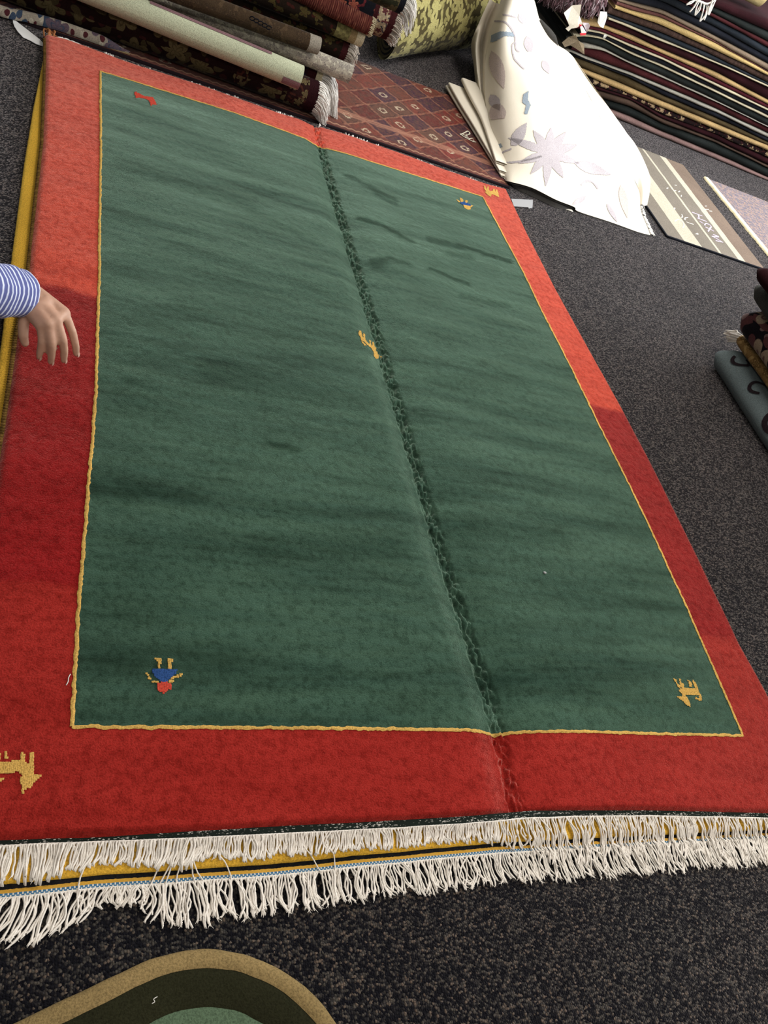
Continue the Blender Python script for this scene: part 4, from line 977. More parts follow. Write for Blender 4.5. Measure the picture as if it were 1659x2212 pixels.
fold_layer([P(996,171,.070), P(1014,208,.069), P(1038,254,.063), P(1055,302,.053), P(1070,348,.043)], .08, 0.011, 0.18)
# faded flowers, traced onto the cloth
def on_cloth(polys, mat, label, name='flower', lift=0.0022):
    if name != 'flower' and len(polys) > 1:
        for pl in polys: on_cloth([pl], mat, label, name, lift)
        return
    G = SG; N = NG
    fine = np.array([[G[i, j] for j in range(nv)] for i in range(nu)])
    pu, pv = proj(fine.reshape(-1, 3)); pu = pu.reshape(nu, nv); pv = pv.reshape(nu, nv)
    V, F = [], []
    for pl in polys:
        xs = [a for a, b in pl]; ys = [b for a, b in pl]
        # test sub-cells of the cloth grid
        S = 4
        i0 = np.where((pu.max(1) > min(xs)) & (pu.min(1) < max(xs)) & (pv.max(1) > min(ys)) & (pv.min(1) < max(ys)))[0]
        for i in i0:
            if i >= nu-1: continue
            for j in range(nv-1):
                if max(pu[i, j], pu[i+1, j+1], pu[i+1, j], pu[i, j+1]) < min(xs) or min(pu[i, j], pu[i+1, j+1], pu[i+1, j], pu[i, j+1]) > max(xs): continue
                if max(pv[i, j], pv[i+1, j+1], pv[i+1, j], pv[i, j+1]) < min(ys) or min(pv[i, j], pv[i+1, j+1], pv[i+1, j], pv[i, j+1]) > max(ys): continue
                def bil(A, a, b): return A[i, j]*(1-a)*(1-b) + A[i+1, j]*a*(1-b) + A[i, j+1]*(1-a)*b + A[i+1, j+1]*a*b
                for a in range(S):
                    for b in range(S):
                        if inpoly(bil(pu, (a+.5)/S, (b+.5)/S), bil(pv, (a+.5)/S, (b+.5)/S), pl):
                            o = len(V)
                            for (da, db) in ((0,0),(1,0),(1,1),(0,1)):
                                V.append(bil(G, (a+da)/S, (b+db)/S) + bil(N, (a+da)/S, (b+db)/S)*lift)
                            F.append((o, o+1, o+2, o+3))
    if F:
        me = mesh(name, V, F, mat, cr, label=label)
        bmm = bmesh.new(); bmm.from_mesh(me.data); bmesh.ops.remove_doubles(bmm, verts=bmm.verts, dist=1e-5); bmm.to_mesh(me.data); bmm.free()
def leafpoly(cx, cy, L, w, ang):
    c, s = math.cos(math.radians(ang)), math.sin(math.radians(ang)); out = []
    for k in range(11):
        a = k/10; out.append((a*L, w*math.sin(math.pi*a**0.8)))
    for k in range(9, 0, -1):
        a = k/10; out.append((a*L, -w*math.sin(math.pi*a**0.8)))
    return [(cx + x*c - y*s, cy + x*s + y*c) for x, y in out]
M_LIL = wool('faded_lilac', lin((186, 178, 182)), 0.05, 320, 0.3); M_SLATE = wool('faded_slate', lin((150, 162, 174)), 0.05, 320, 0.3); M_ROSE = wool('faded_rose', lin((200, 184, 178)), 0.05, 320, 0.3)
on_cloth([leafpoly(1185, 330, L, w, an) for an, L, w in ((200, 95, 9), (160, 70, 9), (235, 60, 10), (275, 55, 10), (310, 60, 10), (345, 65, 10), (20, 70, 9), (60, 65, 10), (95, 75, 9), (130, 62, 9))], M_LIL, 'large faded lilac flower')
on_cloth([leafpoly(1105, 318, 62, 13, -58)], M_LIL, 'faded leaf', 'leaf'); on_cloth([leafpoly(1240, 352, 85, 12, 18)], M_LIL, 'faded leaf', 'leaf'); on_cloth([leafpoly(1062, 110, 88, 15, 72)], M_ROSE, 'faded leaf', 'leaf'); on_cloth([leafpoly(1340, 400, 75, 9, 78)], M_ROSE, 'faded leaf', 'leaf')
on_cloth([[(1130,205),(1142,196),(1140,215),(1146,228),(1138,250),(1132,248),(1136,228),(1128,222)], [(1062,76),(1080,68),(1106,70),(1112,80),(1090,78),(1070,90),(1060,92)], [(1064,318),(1082,310),(1086,318),(1070,324)]], M_SLATE, 'small slate blue leaf', 'leaf')
on_cloth([leafpoly(1120, 30, 30, 8, 55), leafpoly(1138, 78, 42, 10, 80), leafpoly(1172, 130, 34, 8, 65), leafpoly(1060, 205, 40, 12, 60), leafpoly(1265, 425, 34, 6, 150), leafpoly(1310, 440, 48, 5, 60)], M_LIL, 'faded leaf', 'leaf')
on_cloth([[(1075 + 18*math.cos(q), 245 + 20*math.sin(q)) for q in np.linspace(0, 6.0, 18)]], M_ROSE, 'faded round blossom', 'flower')
def stemline(pts, w):
    q = crom([(a, b) for a, b in pts], 6); L_, R_ = [], []
    tg = np.gradient(q, axis=0); tg /= np.linalg.norm(tg, axis=1, keepdims=True)+1e-9
    return [tuple(q[k] + w*np.array([-tg[k,1], tg[k,0]])) for k in range(len(q))] + [tuple(q[k] - w*np.array([-tg[k,1], tg[k,0]])) for k in range(len(q)-1, -1, -1)]
on_cloth([stemline([(1086,32),(1100,34),(1116,38)], 1.6), stemline([(1068,46),(1090,48),(1104,62),(1112,80),(1114,105),(1122,114)], 1.8), stemline([(1112,92),(1106,100),(1110,125),(1120,138),(1134,152)], 1.6), stemline([(1068,350),(1100,352),(1140,346),(1170,338)], 2.2), stemline([(1078,342),(1086,330),(1105,322)], 1.6), stemline([(1255,400),(1265,392),(1280,394),(1292,408)], 2.0)], M_LIL, 'faded curling stems', 'stem')

# ------------------------------------------------------------------ striped grey-brown rug and mottled rug on the carpet
sx0, sx1, sy0, sy1 = 2.923, 3.655, 2.908, 4.06
sr = thing('striped_rug', ((sx0+sx1)/2, (sy0+sy1)/2, 0), 'flat grey-brown rug with pale stripes and chalk scrawls beside the white heap', 'rug')
cuts = [(sx0, 3.042, 0), (3.042, 3.173, 1), (3.173, 3.302, 0), (3.302, 3.322, 1), (3.322, 3.451, 0), (3.451, 3.507, 1), (3.507, sx1, 2)]
M_TAUPE = wool('taupe_pile', lin((122, 114, 104)), 0.1, 260, 0.4); M_PSTR = wool('pale_stripe', lin((186, 178, 160)), 0.08, 260, 0.4); M_TAUPE2 = wool('brown_taupe_pile', lin((120, 104, 92)), 0.1, 260, 0.4)
for (xa, xb, k) in cuts:
    xs = np.linspace(xa, xb, max(3, int((xb-xa)/0.02))); ys = np.linspace(sy0, sy1, 50); V = []
    for x in xs:
        for y in ys:
            w = 0.003*mnoise.noise(Vector((y*30, xa if x == xs[0] else xb, 0))) if (x in (xs[0], xs[-1]) and sx0 < x < sx1) else 0
            V.append((x + w, y, 0.0085))
    mesh(('ground_stripe', 'pale_stripe', 'ground_stripe')[k], V, grid_faces(len(xs), len(ys)), (M_TAUPE, M_PSTR, M_TAUPE2)[k], sr)
v, f = join([box(sx0-0.004, sx1+0.002, sy0-0.014, sy0, 0.0, 0.0085), box(sx0-0.012, sx0, sy0-0.014, sy1, 0.0, 0.0085)]); mesh('dark_edge', v, f, M_NAVY, sr, smooth=False)
v, f = box(sx0, sx1, sy0, sy1, 0.0, 0.006); mesh('backing', v, f, M_NAVY, sr, smooth=False)
M_CHV = plain('violet_chalk', lin((188, 172, 198)), 0.9, 0.1); M_CHW = plain('white_chalk', lin((206, 200, 188)), 0.9, 0.1)
strokes('chalk_letters', [[(640,450),(910,550)], [(815,520),(830,610)], [(780,600),(1020,690)], [(970,795),(1000,745),(1080,765),(1140,820),(1110,870)], [(980,830),(1100,880),(1210,940)], [(1110,870),(1060,950)], [(840,680),(940,740)], [(1150,1070),(1330,1085)], [(1180,1020),(1330,1075)], [(1170,1070),(1300,1140),(1430,1220)], [(1250,1180),(1440,1222)]],
        1440, 420, 11.85, 0.0088, 0.0045, M_CHV, sr, 'violet chalk letters', 0.0006)
strokes('chalk_scrawl', [[(390,510),(405,560),(380,600)], [(545,592),(480,600),(460,640),(492,652)], [(500,700),(620,745),(690,765)], [(200,690),(300,640),(400,700),(440,770),(430,830),(400,850)], [(180,360),(215,345),(190,380)], [(740,1015),(800,1000),(790,1030)], [(980,300),(1025,295)], [(960,380),(1080,385)], [(1080,420),(1160,430)], [(380,20),(370,60)], [(300,-60),(340,-90)], [(170,-95),(240,-100)], [(205,-240),(260,-235)], [(0,-150),(40,-170)], [(130,-170),(150,-120)]],
        1440, 420, 11.85, 0.0088, 0.0035, M_CHW, sr, 'white chalk scrawls', 0.0006)['kind'] = 'stuff'

mx0, mx1, my0, my1 = 3.80, 4.75, 2.55, 3.99
mr = thing('mottled_rug', (4.3, 3.3, 0), 'mottled pink and blue flecked rug with cream side edge near the tall stack', 'rug')
M_MOT = floral('pink_blue_fleck', lin((142, 126, 126)), [lin((92, 94, 112)), lin((160, 134, 112)), lin((118, 100, 112))], 30.0, 0.38)
v, f, uv = slab(mx0 + 0.03, mx1, my0, my1, 0.010, 40, 60); mesh('pile', v, f, M_MOT, mr, uv=uv)
V = []
for y in np.linspace(my0, my1 + 0.003, 160):
    j = random.uniform(-0.006, 0.006); V += [(mx0 + j + (3.99-y)*0.03, y, 0.001), (mx0 + 0.004 + j + (3.99-y)*0.03, y, 0.012), (mx0 + 0.036 + (3.99-y)*0.03, y, 0.013), (mx0 + 0.042 + (3.99-y)*0.03, y, 0.0105)]
mesh('cream_edge', V, grid_faces(160, 4), plain('cream_felt_edge', lin((238, 226, 190)), 0.9, 0.1, 200), mr)

# ------------------------------------------------------------------ tall stack of rugs, far right
CX = [1190, 1228, 1262, 1300, 1360, 1430, 1545, 1659]
BND = [
 [200,209,219,232,256,287,336,387], [197,206,216,229,253,285,333,384], [182,192,203,213,231,267,308,363], [172,182,190,198,215,257,303,358], [162,172,180,190,209,249,290,343],
 [140,146,160,179,203,233,279,326], [132,137,150,165,190,219,267,315], [124,118,131,146,168,206,254,307], [117,109,126,139,161,193,242,298], [113,105,122,136,157,185.5,235,289],
 [108,98,104,107,137,168,219,274.5], [105,93,93,103,134,164,216.6,273.5], [101,80,77,83,115,145,199,256], [98,77,74,80,111.5,140.5,194.5,250], [90,66,65,72,99.6,128,185,239],
 [87,63,62,69,95.5,123.5,179,235], [79,55,55,61,85.8,116,169,225.5], [75,49,47,53,74.7,107.6,156,216.6], [56,33,31,36,59,89,136,187.7], [53,29,28,32,54,85.5,132,183.6],
 [48,23,22,26,48,72,123,180], [30,6,5,9,30,56.6,109,163], [20,-5,-5,0,22,40,92.5,156], [12,-14,-14,-8,12,30,89,154], [5,-20,-20,-14,5,21,78,138],
 [-10,-36,-36,-30,-14,5,59,123], [-24,-50,-50,-46,-32,-18,40,103], [-32,-58,-58,-53,-40,-25,32,91], [-46,-72,-72,-66,-54,-40,18,70], [-60,-90,-90,-84,-72,-60,0,41]]
YS = 4.45
XG = np.linspace(2.60, 5.25, 90)
curves = []
for i, row in enumerate(BND):
    pts = np.array([PY(cx, py, YS) for cx, py in zip(CX, row)])
    xs_, zs_ = pts[:, 0], pts[:, 2]
    o_ = np.argsort(xs_); c = np.interp(XG, xs_[o_], zs_[o_])
    k = np.array([0.25, 0.5, 0.25]); cc = np.concatenate([[c[0]], c, [c[-1]]]); c = np.convolve(cc, k, 'valid')
    c += 0.002*np.array([mnoise.noise(Vector((x*6, i*3.3, 0))) for x in XG])
    curves.append(c)
curves[0] = np.full_like(curves[0], 0.0005)
for i in range(1, len(curves)): curves[i] = np.maximum(curves[i], curves[i-1] + 0.004)
STK = 'folded rugs in the tall stack'
def layer(root, name, ib, it, mat, out=0.0, xa=2.62, xb=5.2, deep=0.95, label=None):
    sel = [k for k, x in enumerate(XG) if xa <= x <= xb]; V, UV = [], []
    for k in sel:
        x = XG[k]; zb, zt = curves[ib][k] + 0.0006, curves[it][k] - 0.0006; h = zt - zb
        y = YS - out + 0.010*mnoise.noise(Vector((x*3, ib*2.7, 4))) + 0.004*mnoise.noise(Vector((x*17, ib*5.7, 4))); rr = min(0.03, h*0.7)
        yb = YS + deep
        pr = [(yb, zb), (y + rr, zb), (y + rr*0.3, zb + h*0.12), (y, zb + h*0.35), (y - 0.001, zb + h*0.6), (y + rr*0.25, zb + h*0.87), (y + rr, zt), (yb, zt)]
        for q, (yy, zz) in enumerate(pr): V.append((x, yy, zz)); UV.append((x, zz + (yy if q in (0, 7) else 0)))
    n = len(sel); F = grid_faces(n, 8) + [tuple(range(8)), tuple((n-1)*8 + q for q in range(7, -1, -1))]
    return mesh(name, V, F, mat, root, uv=UV, label=label)
M_PINKBR = wool('pink_brown_edge', lin((118, 94, 90)), 0.2, 220); M_BRN = wool('umber_pile', lin((66, 52, 44)), 0.3, 220); M_TANL = wool('tan_selvedge', lin((156, 130, 90)), 0.2, 200); M_OLVL = wool('olive_brown_pile', lin((74, 62, 42)), 0.3, 200)
M_CRML = wool('cream_selvedge', lin((168, 158, 134)), 0.15, 220); M_GRYL = wool('grey_selvedge', lin((136, 132, 122)), 0.15, 220); M_BLKG = wool('black_green_pile', (0.016, 0.019, 0.018), 0.3, 220)
M_GRBR = wool('grey_brown_pile', lin((118, 102, 86)), 0.12, 220); M_PINKL = wool('dusty_rose_pile', lin((98, 64, 60)), 0.2, 200); M_BRTUFT = wool('brown_tufted', lin((66, 50, 44)), 0.4, 160, 0.9, 0.006, streak=(10, 1, 1)); M_BLUBLK = wool('blue_black_pile', (0.018, 0.022, 0.028), 0.3, 200)
M_PATT = floral('beige_scroll_dark', lin((36, 26, 26)), [lin((170, 146, 112)), lin((60, 30, 32))], 17.0, 0.36)
LAY = [
 ('black rug with pinkish edge, lowest in the tall stack', [(0, 1, 'edge_binding', M_PINKBR, .012), (1, 2, 'pile', M_BLKG, 0)]),
 ('dark burgundy and brown rug, second from the floor in the tall stack', [(2, 3, 'edge_binding', M_BRN, .006), (3, 4, 'pile', M_DKB, 0)]),
 ('dark rug with beige scrolls along its fold in the tall stack', [(4, 5, 'pile', M_PATT, 0)]),
 ('olive brown rug with broad tan edge in the tall stack', [(5, 6, 'edge_binding', M_TANL, .014), (6, 7, 'pile', M_OLVL, 0)]),
 ('black rug with speckled grey edge in the tall stack', [(7, 8, 'pile', M_NAVY, 0), (8, 9, 'edge_binding', M_GRYL, .010)]),
 ('burgundy rug with hair-thin grey edge in the tall stack', [(9, 10, 'pile', M_BURG, 0), (10, 11, 'edge_binding', M_GRYL, .008)]),
 ('greenish black rug with thin cream edge in the tall stack', [(11, 12, 'pile', M_BLKG, 0), (12, 13, 'edge_binding', M_CRML, .010)]),
 ('black rug with bright cream edge under the crimson one in the tall stack', [(13, 14, 'pile', M_NAVY, 0), (14, 15, 'edge_binding', M_CRML, .012)]),
 ('crimson rug with tan upper edge in the tall stack', [(15, 16, 'pile', wool('crimson_pile', lin((70, 26, 34)), 0.25, 220), 0), (16, 17, 'edge_binding', M_TANL, .006)]),
 ('thick dark plum rug with wavy cream edge in the tall stack', [(17, 18, 'pile', M_DKB, 0), (18, 19, 'edge_binding', M_CRML, .012)]),
 ('thin navy rug below the brown tufted one in the tall stack', [(19, 20, 'pile', M_BLUBLK, 0)]),
 ('brown tufted rug with golden tan top edge in the tall stack', [(20, 21, 'pile', M_BRTUFT, 0.004), (21, 22, 'edge_binding', wool('golden_tan_edge', lin((170, 146, 98)), 0.15, 200), .012)]),
 ('dusty rose rug tapering away in the tall stack', [(22, 23, 'pile', M_PINKL, 0)]),
 ('plain grey-brown rug under the black ones in the tall stack', [(23, 24, 'pile', M_GRBR, 0.004)]),
 ('black rug directly above the grey-brown one in the tall stack', [(24, 25, 'pile', M_NAVY, 0)]),
 ('blue-black rug with rust red line near the top of the tall stack', [(25, 26, 'pile', M_BLUBLK, 0), (26, 27, 'edge_binding', M_BURG, .006)]),
 ('black rug second from the top of the tall stack', [(27, 28, 'pile', M_BLKG, 0)]),
 ('plum black rug on top of the tall stack', [(28, 29, 'pile', M_DKB, 0)])]
ends = random.Random(4); STACK = []
for lab, parts in LAY:
    i0 = parts[0][0]; kx = 45
    rt_ = thing('stacked_rug', (3.9, YS + 0.45, float(curves[i0][kx])), lab, 'folded rug', STK)
    xa = 2.60 + ends.uniform(0.0, 0.06) + (0.07 if i0 in (9, 13) else 0)
    if i0 >= 17: xa = 2.80 + ends.uniform(0, 0.03)
    for (ib, it, nm, mt, out) in parts: layer(rt_, nm, ib, it, mt, out, xa=xa + (0.0 if nm == 'pile' else 0.02))
    STACK.append(rt_)
# fringe of a rug hanging over the top, and a pale rolled rug on the stack
topz = float(np.interp(3.3, XG, curves[-1]))
fh = thing('fringed_rug', (3.2, 4.6, float(topz)), 'plum rug on top of the stack with knotted white fringe hanging over the front', 'rug')
V = []
for x in np.linspace(2.95, 3.38, 16):
    zt = float(np.interp(x, XG, curves[-1])) + 0.002
    V += [(x, 4.38, zt - 0.035), (x, 4.41, zt - 0.005), (x, 4.45, zt + 0.016), (x, 4.8, zt + 0.016), (x, 5.2, zt + 0.016)]
mesh('pile', V, grid_faces(16, 5), M_DKB, fh)
kn = []; kr = []
rr_f = random.Random(9)
KN = [((1500,0),(1483,10)), ((1510,-3),(1490,26)), ((1516,4),(1502,33)), ((1524,8),(1512,46)), ((1530,12),(1521,43)), ((1538,2),(1529,30)), ((1545,-2),(1531,32))]
for (a, b) in KN:
    pa_, pb_ = PY(*a, 4.37), PY(*b, 4.365)
    for q in range(3):
        o_ = np.array([rr_f.gauss(0, .004), rr_f.gauss(0, .003), 0]); mid = (pa_ + pb_)/2 + np.array([rr_f.gauss(0, .008), -0.006, 0])
        kn.append(crom([pa_ + o_*2.0, mid + o_, pb_ + o_*0.3], 4)); kr.append(np.linspace(0.0034, 0.0046, 9))
cr_ = [PY(1492, -4, 4.372), PY(1512, 3, 4.366), PY(1528, 8, 4.366), PY(1545, 0, 4.372)]
kn.append(crom(cr_, 4)); kr.append(0.006)
v, f = tubes(kn, kr, 5); mesh('fringe', v, f, M_WHITE, fh, kind='stuff', label='knotted white fringe')
b0 = PY(1556, -14, 4.45); b1 = PY(1652, 8, 4.45)
roll('rolled_rug', np.array([3.80, 4.56, 0.955]), np.array([2.9, 4.70, 0.93]), 0.075, [(0, 1.5, 'body', wool('straw_pile', lin((216, 196, 142)), 0.08, 260, 0.4))], 'pale straw rolled rug lying on top of the tall stack', (M_BEIGE, M_BACK), seed=31, extend=0.4, group=None)

# cream flaps and fringes poking out of the stack's left end
def flap(name, pts, y, mat, label, cat, parent=None, thick=0.003):
    q = [PY(a, b, y + 0.012*math.sin(k*2.1)) for k, (a, b) in enumerate(pts)]; n = len(q)
    V = list(q) + [p + np.array([0, thick, 0]) for p in q]
    F = [tuple(range(n)), tuple(range(2*n-1, n-1, -1))] + [(k, (k+1) % n, n + (k+1) % n, n + k) for k in range(n)]
    ob = mesh(name, V, F, mat, parent, smooth=False)
    if parent is None: setprops(ob, label, cat)
    elif label: ob['label'] = label
    return ob
M_FLAP = plain('cream_canvas', lin((226, 220, 208)), 0.85, 0.15, 120)
M_PAPER = plain('white_paper', (0.85, 0.85, 0.86), 0.6, 0.3)
flap('end_flap', [(1218,28),(1236,12),(1256,10),(1252,34),(1258,52),(1246,60),(1232,62),(1226,46)], 4.40, M_FLAP, 'cream canvas end flap', None, STACK[8])
flap('end_flap', [(1222,62),(1230,56),(1236,60),(1228,68)], 4.395, M_FLAP, 'cream canvas end flap', None, STACK[8])
flap('end_flap', [(1214,92),(1228,80),(1244,76),(1250,88),(1262,96),(1262,118),(1246,106),(1232,98),(1220,102)], 4.41, wool('beige_flap', lin((132, 118, 98)), 0.2, 200), 'beige end flap', None, STACK[5])
flap('price_tag', [(1297,25),(1311,26),(1312,34),(1308,48),(1303,61),(1295,56),(1291,48),(1293,38)], 4.385, M_PAPER, 'white paper tag hanging from the front of the tall stack', 'tag')
flap('price_tag', [(1258,49),(1272,50),(1275,56),(1268,70),(1262,58)], 4.385, wool('pinkish_paper', (0.62, 0.55, 0.60), 0.05, 50, 0.05), 'pinkish folded paper tag beside the red-edged one on the stack', 'tag')
rt2 = thing('price_tag', tuple(PY(1258, 74, 4.38)), 'white paper tag with red edges hanging from the tall stack', 'tag')
flap('paper', [(1253,56),(1258,56),(1267,71),(1256,72)], 4.38, M_PAPER, None, None, rt2); flap('red_edge', [(1253,72),(1267,70),(1265,76),(1254,77)], 4.379, plain('red_print', lin((214, 56, 70)), 0.6), 'red lower edge', None, rt2); flap('red_edge', [(1251,53),(1257,54),(1256,57),(1252,57)], 4.379, plain('red_print_b', lin((200, 40, 60)), 0.6), 'red upper edge', None, rt2)
flap('price_tag', [(1306,74),(1313,76),(1308,82),(1304,86),(1302,82)], 4.40, plain('grey_paper', (0.5, 0.5, 0.46), 0.7), 'tiny grey tag between two black rugs of the stack', 'tag')

# shaggy mauve rug lying against the stack's left end
ZL = float(max(c for x, c in zip(XG, curves[17]) if x <= 2.84)) + 0.004
SHC = lambda a: np.array([2.44 + 0.33*a, 4.64, ZL + 0.12])
sh = thing('shaggy_rug', (2.60, 4.64, ZL), 'shaggy mauve and grey rug bundled on the stack\'s left ledge behind the white heap', 'rug')
V = []
for i in range(13):
    a = i/12
    for k in range(24):
        th = 2*math.pi*k/24; rx = 0.16*(1 + 0.05*mnoise.noise(Vector((a*4, k, 0)))); V.append(SHC(a) + np.array([0, rx*math.cos(th), 0.12*math.sin(th)]))
F = grid_faces(13, 24, True); F += [tuple(range(24))[::-1], tuple(12*24 + k for k in range(24))]
M_SHAG = wool('mauve_shag', lin((128, 100, 108)), 0.45, 60, 0.8, 0.008); mesh('bundle', V, F, M_SHAG, sh)
r = random.Random(8); pts_, rads_ = [], []; pts2, rads2 = [], []
for k in range(1500):
    a = r.random(); th = r.uniform(0.2, 2*math.pi - 0.5) if r.random() < 0.3 else r.uniform(1.2, 4.4)
    c = SHC(a); dirn = np.array([r.gauss(0, .25), math.cos(th), math.sin(th)]); b_ = c + np.array([0, 0.16*math.cos(th), 0.12*math.sin(th)])
    L = r.uniform(0.03, 0.06); q = [b_, b_ + dirn*L*0.6 + np.array([0, 0, -0.005]), b_ + dirn*L*0.8 + np.array([r.gauss(0, .012), -0.004, -L*0.6])]
    (pts_ if r.random() < 0.72 else pts2).append(q); (rads_ if pts_ and pts_[-1] is q else rads2).append(np.array([0.006, 0.005, 0.0015]))
v, f = tubes(pts_, rads_, 4, False); mesh('shag_pile', v, f, M_SHAG, sh, kind='stuff'); v, f = tubes(pts2, rads2, 4, False); mesh('pale_shag', v, f, wool('pale_shag', lin((176, 160, 166)), 0.2, 80), sh, kind='stuff', label='pale strands in the shag')

# ------------------------------------------------------------------ folded rugs at the right edge
def folded(name, x0, y0, y1, z0, z1, mat, label, width=0.85, folds=1, bulge=1.0, nose=0.0, wob=0.012, seed=0, edge=None):
    """a folded rug with its rounded fold towards -x and a slightly open far end"""
    root = thing(name, (x0 + width/2, (y0+y1)/2, z0), label, 'folded rug', 'folded rugs in the low stack at the right')
    hh = (z1 - z0)/folds
    for q in range(folds):
        zb, zt = z0 + q*hh, z0 + (q+1)*hh - 0.002; h = zt - zb; V, UV = [], []; s = 0
        ys = np.linspace(y0, y1, 40); na = 12
        for i, y in enumerate(ys):
            e = 1 - 0.5*smoothstep(y1 - 0.05, y1, y)**2
            wx = wob*mnoise.noise(Vector((y*4, q*3.3, seed*7.1))); zz = 0.004*mnoise.noise(Vector((y*5, 1, seed)))
            prof_ = [(width, zb)] + [(h*0.5*bulge*(1 - math.cos(a)), zb + h/2 + (h/2)*e*math.sin(a)) for a in np.linspace(-math.pi/2, math.pi/2, na)] + [(width, zt)]
            for k, (dx, z) in enumerate(prof_):
                V.append((x0 + wx + dx + 0.03*(1-e) - nose*smoothstep(0.0, 1.0, (y - y0)/(y1 - y0))*0, y + 0.012*mnoise.noise(Vector((dx*3, q, seed))) * (i == len(ys)-1), z + zz*(z > zb + h*0.5))); UV.append((dx + z, y))
        n = len(ys); m = na + 2
        F = grid_faces(n, m) + [tuple(range(m))[::-1], tuple((n-1)*m + k for k in range(m))]
        mesh('fold', V, F, mat, root, uv=UV)
    return root
M_STEEL = wool('steel_blue_pile', lin((112, 124, 126)), 0.1, 280, 0.35); 
fb = folded('folded_rug', 2.555, 0.55, 1.775, 0.0, 0.115, M_STEEL, 'steel blue folded rug with dark rings, lowest of the low stack at the right', folds=1, bulge=1.1, seed=1, wob=0.006)
def rings_on(root, specs, x0, zc, r_, mat):
    for (yc, uc, ra, rb_, w, a0, a1) in specs:        # u runs round the fold, y along it
        V, F = [], []; o = 0; n = 30
        for k in range(n):
            a = a0 + (a1-a0)*k/(n-1)
            for s in (-1, 0, 1):
                yy = yc + (ra + s*w)*math.cos(a); u = uc + (rb_ + s*w)*math.sin(a)
                ang = u/r_                                # 0 = top of fold, grows towards the left face
                if u >= 0: p = (x0 + r_*1.1*(1 - math.sin(ang)) - 0.003, yy, zc + r_*math.cos(ang) + 0.002)
                else: p = (x0 + r_*1.1 - u, yy, zc + r_ + 0.0025)
                V.append(p)
        mesh('dark_ring', V, grid_faces(n, 3), mat, root, label='dark curled ring')
M_RINGD = wool('dark_ring_yarn', lin((44, 36, 40)), 0.2, 280)
rings_on(fb, [(1.67, 0.01, 0.030, 0.035, 0.007, 0.4, 5.2), (1.50, 0.0, 0.036, 0.050, 0.007, -1.8, 2.6), (1.30, 0.02, 0.05, 0.06, 0.012, 0, 6.2), (1.06, 0.02, 0.05, 0.06, 0.010, 0, 5.5)], 2.555, 0.0575, 0.0565, M_RINGD)
M_TANF = floral('tan_worn', lin((150, 120, 76)), [lin((112, 88, 54)), lin((168, 140, 92))], 12.0, 0.34)
ft = folded('folded_rug', 2.625, 0.6, 1.81, 0.1205, 0.168, M_TANF, 'tan folded rug with a tuft of white fringe above the steel blue one', folds=1, seed=2)
pt, rt = [], []; r = random.Random(2)
for k in range(46):
    y = 1.80 + r.uniform(-0.035, 0.012); z = r.uniform(0.122, 0.150)
    pt.append([(2.66 + r.uniform(-.02, .03), y - 0.006, z), (2.635, y + 0.02, z + 0.006), (2.615 + r.gauss(0, .008), y + 0.042, z - r.uniform(0.0, 0.02))]); rt.append(np.array([0.004, 0.005, 0.0025]))
v, f = tubes(pt, rt, 5); mesh('fringe', v, f, M_CREAM, ft, kind='stuff', label='tuft of white fringe')
M_PLUMFL = floral('plum_black_floral', lin((34, 30, 36)), [lin((160, 142, 122)), lin((96, 60, 62)), lin((128, 104, 102))], 5.0, 0.40)
folded('folded_rug', 2.575, 0.6, 1.815, 0.1725, 0.300, M_PLUMFL, 'thick black, pink and cream floral folded rug in the low stack at the right', folds=1, bulge=1.1, seed=3)
folded('folded_rug', 2.555, 0.62, 1.86, 0.305, 0.395, wool('charcoal_pile', lin((66, 68, 66)), 0.2, 240), 'charcoal folded rug above the black floral one at the right edge', folds=1, bulge=1.1, seed=4)
folded('folded_rug', 2.475, 0.62, 1.83, 0.400, 0.470, M_DKB, 'dark burgundy folded rug on top of the low stack at the right', folds=1, bulge=1.2, seed=5)

# ------------------------------------------------------------------ papers and lint
def sheet(name, px, z, mat, label, cat, curl=0.0):
    q = [P(a, b, z) for a, b in px]; n = len(q); c = sum(q)/n
    for k in range(n): q[k] = q[k] + np.array([0, 0, curl*(abs(q[k][0]-c[0])*8)])
    V = list(q) + [p + np.array([0, 0, 0.0012]) for p in q]
    F = [tuple(range(n))[::-1], tuple(range(n, 2*n))] + [(k, (k+1) % n, n + (k+1) % n, n + k) for k in range(n)]
    return setprops(mesh(name, V, F, mat, smooth=False), label, cat)
sheet('paper_tag', [(27,42),(40,52),(62,68),(84,86),(93,96),(95,104),(88,101),(78,97),(66,89),(50,82),(38,70),(31,60),(28,52)], 0.004, M_PAPER, 'white paper slip on the carpet by the rug\'s far left corner', 'paper', 0.01)
sheet('paper_tag', [(1104,430),(1151,432),(1150,449),(1142,451),(1141,448),(1110,446)], 0.003, plain('grey_tag_paper', (0.30, 0.30, 0.31), 0.7), 'grey paper tag sticking out from the rug\'s far right corner', 'tag')
sheet('paper_scrap', [(1210,441),(1232,446),(1238,458),(1222,452)], 0.003, M_FLAP, 'small cream scrap under the lifted edge of the white heap', 'scrap')
def lint(name, x, y, z, r0, mat, label, stretch=1.0):
    V, F = [], []
    for i in range(7):
        ph = math.pi*i/6
        for k in range(8):
            th = 2*math.pi*k/8; rr = r0*(1 + 0.4*mnoise.noise(Vector((i*1.3, k*0.9, r0*900))))
            V.append((rr*stretch*math.sin(ph)*math.cos(th), rr*math.sin(ph)*math.sin(th), rr*0.6*math.cos(ph)))
    p = P(x, y, z); h = rug_h(p[0], p[1]); p = P(x, y, h + r0*0.5); V = np.array(V) + p
    return setprops(mesh(name, V, grid_faces(7, 8, True), mat), label, 'lint')
lint('lint_ball', 1025, 1370, ZR, 0.0026, M_WHITE, 'tiny white lint ball beside the crease')
